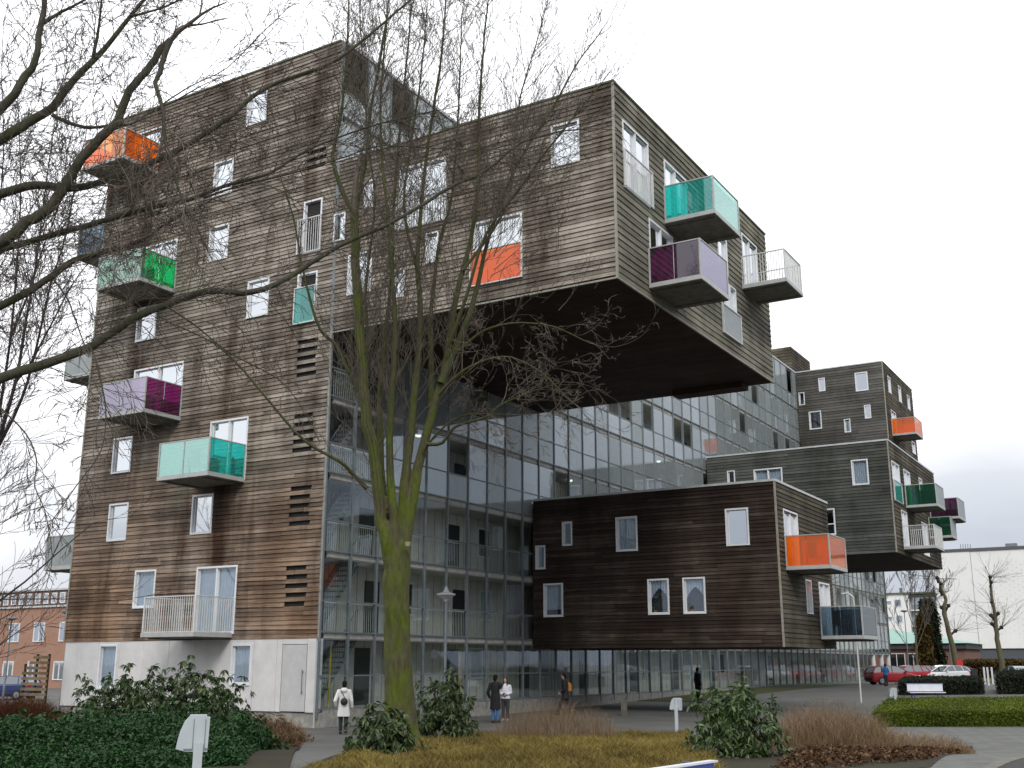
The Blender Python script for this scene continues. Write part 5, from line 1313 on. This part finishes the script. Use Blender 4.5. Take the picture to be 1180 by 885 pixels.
car('second red hatchback, between the nearest red one and the pole of the lamp', on(1043, 103), YAW+R(-165), P_red, 'hatch')
car('silver estate car behind the two red cars', on(1079, 126), YAW+R(170), P_sil, 'estate')
car('white small car with its rear window towards us, left of the pollarded tree', on(1090, 103), YAW+R(200), P_wh, 'hatch')
car('maroon car half hidden behind the left pollarded tree', on(1100, 128), YAW+R(178), P_mar, 'sedan')
car('pale blue grey saloon above the right hedge at the edge of the picture', on(1168, 97), YAW+R(95), P_pal, 'sedan')
car('dark blue car in front of the brick houses at the left edge', on(10, 72), YAW+R(172), P_blu, 'hatch', 'cars')
car('silver car parked beyond the right edge, mirrored in the ground floor glass', (19, 84, .6), R(90), P_sil, 'estate'); car('pale car parked beyond the right edge, mirrored in the ground floor glass', (21, 72, .6), R(95), P_pal, 'hatch')

# ================================================================ people
m_skin = plain('skin', (.45, .26, .18, 1), .55, .06)
def lerp(a, b, t): return tuple(x+(y-x)*t for x, y in zip(a, b))
def person(label, loc, heading, h=1.7, legs=((0, 0), (0, 0)), hands=None, coat=(.02, .02, .022, 1), coat_len=.5, trousers=(.03, .03, .035, 1), shoes=(.02, .02, .02, 1), hair=(.012, .01, .009, 1), long_hair=False, hood=False, fem=False, lean=0.0):
    """standing figure facing +y; legs = forward shift of (knee, ankle) for left and right; hands = wrist points"""
    t_ = thing('person', label, 'person', loc, heading); k = h/1.75; S = lambda x, y, z: (x*k, (y+lean*max(0, z-.9)*.35)*k, z*k)
    sw = .185 if fem else .205
    body = MB()
    R_ = lambda z, rx, ry, y=0: (0, (y+lean*max(0, z-.9)*.35)*k, z*k, rx*k, ry*k)
    body.rings([R_(.82, .13, .1), R_(.9, .155, .115), R_(1.05, .13, .095), R_(1.2, .145, .1), R_(1.35, .16, .1), R_(1.42, .13, .08), R_(1.47, .07, .06)], 20)
    body.tube([S(0, 0, 1.42), S(0, .01, 1.56)], [.058*k, .052*k], 12)
    hc = S(0, .02, 1.635); body.ball(hc, (.075*k, .095*k, .118*k), 16, 12); body.ball(S(0, .045, 1.575), (.052*k, .06*k, .05*k), 12, 8)
    body.tube([S(0, .108, 1.65), S(0, .13, 1.615), S(0, .108, 1.605)], [.008*k, .016*k, .012*k], 6)
    for s in (-1, 1): body.ball(S(s*.076, .01, 1.63), (.012*k, .022*k, .032*k), 8, 6)
    body.ball(S(0, .108, 1.578), (.024*k, .012*k, .008*k), 8, 6)
    anks = []
    for s, (ky, ay) in zip((-1, 1), legs):
        lift = max(0, -ay)*.35; hip, kn, an = S(s*.09, 0, .9), S(s*.095, ky, .49+lift*.3), S(s*.09, ay, .085+lift)
        body.tube([hip, lerp(hip, kn, .5), kn, lerp(kn, an, .35), an], [.085*k, .075*k, .055*k, .055*k, .038*k], 12); fy = ay
        body.tube([S(s*.09, fy-.03, .06+lift), S(s*.095, fy+.13, .035+lift*.5)], [.04*k, .032*k], 8); anks.append((s, hip, kn, an, fy, lift))
    hands = hands or (((-.25, .02, .85)), ((.25, .02, .85))); arms = []
    for s, w in zip((-1, 1), hands):
        sh_ = S(s*sw, 0, 1.41); wr = S(*w); mid = lerp(sh_, wr, .5); dist = math.dist(sh_, wr); ben = math.sqrt(max(0, (.29*k)**2-(dist/2)**2))
        el = (mid[0]+s*.4*ben, mid[1]-ben*.75, mid[2]-ben*.5); arms.append((s, sh_, el, wr))
        body.tube([lerp(sh_, (0, sh_[1], sh_[2]), .5), sh_, lerp(sh_, el, .5), el, lerp(el, wr, .5), wr], [.05*k, .052*k, .045*k, .038*k, .034*k, .026*k], 10)
        d = Vector(wr)-Vector(el); d.normalize(); sd = Vector((s, 0, 0))-d*d.x*s; sd = sd.normalized() if sd.length > .1 else Vector((0, 1, 0)); wv = Vector(wr)
        fwd = d.cross(sd)*s
        body.tube([wv, wv+d*.045*k, wv+d*.085*k], [.024*k, .033*k, .03*k], 8)
        for q in range(4):
            b0 = wv+d*.075*k+fwd*(q-1.5)*.017*k; Lf = (.062, .072, .068, .052)[q]*k; body.tube([b0, b0+d*Lf*.55, b0+d*Lf*.9-sd*.018*k], [.0095*k, .009*k, .007*k], 6)
        b0 = wv+d*.03*k+fwd*.028*k; body.tube([b0, b0+fwd*.025*k+d*.025*k, b0+fwd*.022*k+d*.055*k], [.012*k, .01*k, .008*k], 6)
    bake(body, 'body', m_skin, t_, .0085*k, 2)
    for s in (-1, 1): MB().ball(S(s*.03, .107, 1.648), (.011*k, .007*k, .006*k), 8, 6).build('eye', m_blk, t_)
    # trousers and shoes
    tm = MB(); tm.rings([R_(.78, .145, .115), R_(.9, .168, .128), R_(1.0, .15, .11)], 20)
    for s, hip, kn, an, fy, lift in anks: tm.tube([hip, lerp(hip, kn, .5), kn, lerp(kn, an, .5), lerp(kn, an, .93)], [.1*k, .09*k, .073*k, .066*k, .062*k], 14)
    bake(tm, 'trousers', plain('trouser cloth', trousers, .85, .1), t_, .013*k, 2)
    for s, hip, kn, an, fy, lift in anks:
        sm_ = MB(); sm_.tube([S(s*.09, fy-.06, .055+lift), S(s*.092, fy+.0, .06+lift), S(s*.095, fy+.1, .045+lift*.7), S(s*.097, fy+.19, .035+lift*.5)], [.046*k, .055*k, .046*k, .035*k], 10); bake(sm_, 'shoe', plain('shoe leather', shoes, .5, .1), t_, .01*k, 1)
    # coat
    cm = MB(); hem = 1.0-coat_len; secs = [R_(hem, .2+.05*coat_len, .165), R_(hem+.08, .195+.04*coat_len, .16), R_(max(hem+.1, .95), .185, .15), R_(1.08, .165, .13), R_(1.25, .18, .135), R_(1.38, .195, .125), R_(1.44, .15, .1), R_(1.48, .085, .078)]
    cm.rings(secs, 24)
    for s, sh_, el, wr in arms: cm.tube([lerp(sh_, (0, sh_[1], sh_[2]), .6), sh_, lerp(sh_, el, .5), el, lerp(el, wr, .5), lerp(el, wr, .96)], [.075*k, .078*k, .068*k, .06*k, .052*k, .047*k], 14)
    if hood: cm.ball(S(0, -.1, 1.44), (.12*k, .075*k, .085*k), 14, 10); cm.ball(S(0, -.03, 1.49), (.11*k, .1*k, .045*k), 14, 8)
    else: cm.tube([S(0, -.0, 1.46), S(0, 0, 1.52)], [.095*k, .075*k], 14)
    bake(cm, 'coat', plain('coat cloth', coat, .85, .1), t_, .013*k, 2)
    hm = MB(); hm.ball(S(0, .0, 1.66), (.086*k, .098*k, .108*k), 16, 10); hm.ball(S(0, -.035, 1.62), (.08*k, .075*k, .1*k), 14, 10)
    if long_hair:
        hm.tube([S(0, -.05, 1.64), S(0, -.075, 1.5), S(0, -.09, 1.36)], [.085*k, .08*k, .05*k], 12)
        for s in (-1, 1): hm.tube([S(s*.06, .02, 1.66), S(s*.085, .04, 1.54), S(s*.09, .1, 1.4)], [.03*k, .032*k, .02*k], 8)
    bake(hm, 'hair', plain('hair', hair, .9, .2, spec=.1), t_, .01*k, 1)
    return t_, k
cx = YAW   # heading that looks straight away from the viewer
p1, k1 = person('person in a long white hooded coat seen from behind, walking towards the glass front', on(398, 37), cx+R(4), 1.66, ((.05, .06), (0, -.1)), ((-.28, .03, .93), (.28, .05, .86)), (.72, .72, .68, 1), .42, (.02, .03, .03, 1), hood=True, fem=True)
b_ = MB(); b_.ball((.02, -.2, 1.02), (.12, .05, .12), 12, 8); b_ = b_.build('shoulder_bag', m_blk, p1, True); MB().tube([(.05, -.19, 1.1), (-.02, -.2, 1.25), (-.12, -.14, 1.38)], .012, 6).build('strap', m_blk, b_)
person('person in a long black coat and blue jeans with the back turned to us', on(571, 44), cx+R(-25), 1.78, ((0, 0), (.0, .03)), ((-.26, .05, .9), (.12, .28, 1.38)), (.008, .008, .009, 1), .5, (.05, .14, .32, 1))
p3, _ = person('person with long dark hair in a white jacket facing the black coat', on(582.5, 45.4), cx+R(165), 1.66, ((0, 0), (0, .04)), ((-.1, .2, 1.08), (.1, .2, 1.08)), (.66, .67, .74, 1), .1, (.035, .035, .04, 1), (.3, .3, .3, 1), long_hair=True, fem=True)
MB().box(-.05, .05, .19, .24, 1.0, 1.07).build('camera', m_blk, p3)
p4, k4 = person('person striding left in a dark coat with an orange backpack', on(651, 50.5), cx+R(84), 1.76, ((.2, .32), (-.1, -.36)), ((-.22, .2, .95), (.22, -.16, .95)), (.012, .012, .014, 1), .3, (.012, .012, .014, 1), lean=.2)
bb = MB(); bb.rings([(0, -.15, .98, .1, .06), (0, -.2, 1.02, .15, .1), (0, -.2, 1.25, .15, .1), (0, -.15, 1.4, .12, .07)], 14); bp_ = bake(bb, 'backpack', plain('orange backpack', (.36, .16, .03, 1), .7), p4, .015, 1)
for s in (-1, 1): MB().tube([(s*.11, -.12, 1.4), (s*.11, .1, 1.42), (s*.12, .13, 1.25), (s*.14, -.02, 1.02)], .016, 6).build('strap', m_blk, bp_)
person('person in dark clothes half hidden behind the broad leaved shrub', on(803.5, 61), cx+R(-70), 1.84, ((0, 0), (0, 0)), None, (.008, .009, .014, 1), .3, (.015, .015, .02, 1), hood=True)
person('person in a blue jacket at the nearest red hatchback', on(1019.5, 84), cx+R(20), 1.6, ((0, 0), (0, 0)), ((-.2, .25, 1.1), (.2, .2, 1.05)), (.02, .12, .3, 1), .15, (.02, .02, .03, 1))

# ================================================================ sky, sun, camera
SUN_EL, SUN_AZ = R(38), R(142)   # azimuth clockwise from +Y: behind the viewer, to the right
w = bpy.data.worlds.new('World'); scene.world = w; w.use_nodes = True; nt = w.node_tree; nt.nodes.clear()
N = nt.nodes.new; Lk = nt.links.new
sky = N('ShaderNodeTexSky'); sky.sky_type = 'NISHITA'; sky.sun_disc = False; sky.sun_elevation = SUN_EL; sky.sun_rotation = SUN_AZ; sky.air_density = 1.5; sky.dust_density = 3
bg = N('ShaderNodeBackground'); bg.inputs['Strength'].default_value = .1
tc = N('ShaderNodeTexCoord'); sp = N('ShaderNodeSeparateXYZ'); Lk(tc.outputs['Generated'], sp.inputs[0])
mp = N('ShaderNodeMapping'); mp.inputs['Scale'].default_value = (1, 1, 2.6); Lk(tc.outputs['Generated'], mp.inputs[0])
nz = N('ShaderNodeTexNoise'); nz.inputs['Scale'].default_value = 1.7; nz.inputs['Detail'].default_value = 5; nz.inputs['Roughness'].default_value = .5; Lk(mp.outputs[0], nz.inputs['Vector'])
def mth(op, a, b):
    m = N('ShaderNodeMath'); m.operation = op
    for s, v in enumerate((a, b)):
        if hasattr(v, 'links'): Lk(v, m.inputs[s])
        else: m.inputs[s].default_value = v
    return m.outputs[0]
f = mth('ADD', mth('MULTIPLY', sp.outputs['Z'], 1.15), mth('MULTIPLY', mth('SUBTRACT', nz.outputs['Fac'], .5), .75))
f = mth('ADD', f, mth('MULTIPLY', sp.outputs['X'], -.26))
cr = N('ShaderNodeValToRGB'); e = cr.color_ramp.elements
for _ in range(3): e.new(.5)
for q, (p_, c_) in enumerate(((-.0, (3.2, 3.55, 4.4, 1)), (.12, (3.9, 4.25, 5.0, 1)), (.28, (5.8, 6.05, 6.6, 1)), (.42, (9.5, 9.5, 9.8, 1)), (.7, (12.5, 12.6, 13, 1)))): e[q].position = p_; e[q].color = c_
Lk(f, cr.inputs['Fac'])
mx = N('ShaderNodeMix'); mx.data_type = 'RGBA'; mx.inputs[0].default_value = .93; Lk(sky.outputs[0], mx.inputs[6]); Lk(cr.outputs[0], mx.inputs[7])
Lk(mx.outputs[2], bg.inputs['Color']); ow = N('ShaderNodeOutputWorld'); Lk(bg.outputs[0], ow.inputs['Surface'])
sl = bpy.data.lights.new('sun', 'SUN'); sl.energy = 1.15; sl.angle = R(16); sl.color = (1, .97, .92); so = bpy.data.objects.new('sun', sl); COL.objects.link(so)
dv = Vector((math.sin(SUN_AZ)*math.cos(SUN_EL), math.cos(SUN_AZ)*math.cos(SUN_EL), math.sin(SUN_EL))); so.rotation_euler = dv.to_track_quat('Z', 'Y').to_euler(); so.location = (0, 0, 60)
cam = bpy.data.cameras.new('camera'); co = bpy.data.objects.new('camera', cam); COL.objects.link(co); co.location = tuple(CAM); co.rotation_euler = (R(90)+PITCH, 0, YAW)
cam.sensor_width = 36; cam.lens = FPX/1180*36; cam.clip_end = 6000; cam.clip_start = .1; scene.camera = co
vs_ = scene.view_settings; vs_.view_transform = 'Standard'; vs_.look = 'None'; vs_.exposure = .46; vs_.gamma = 1
scene.cycles.transparent_max_bounces = 24; scene.cycles.max_bounces = 8
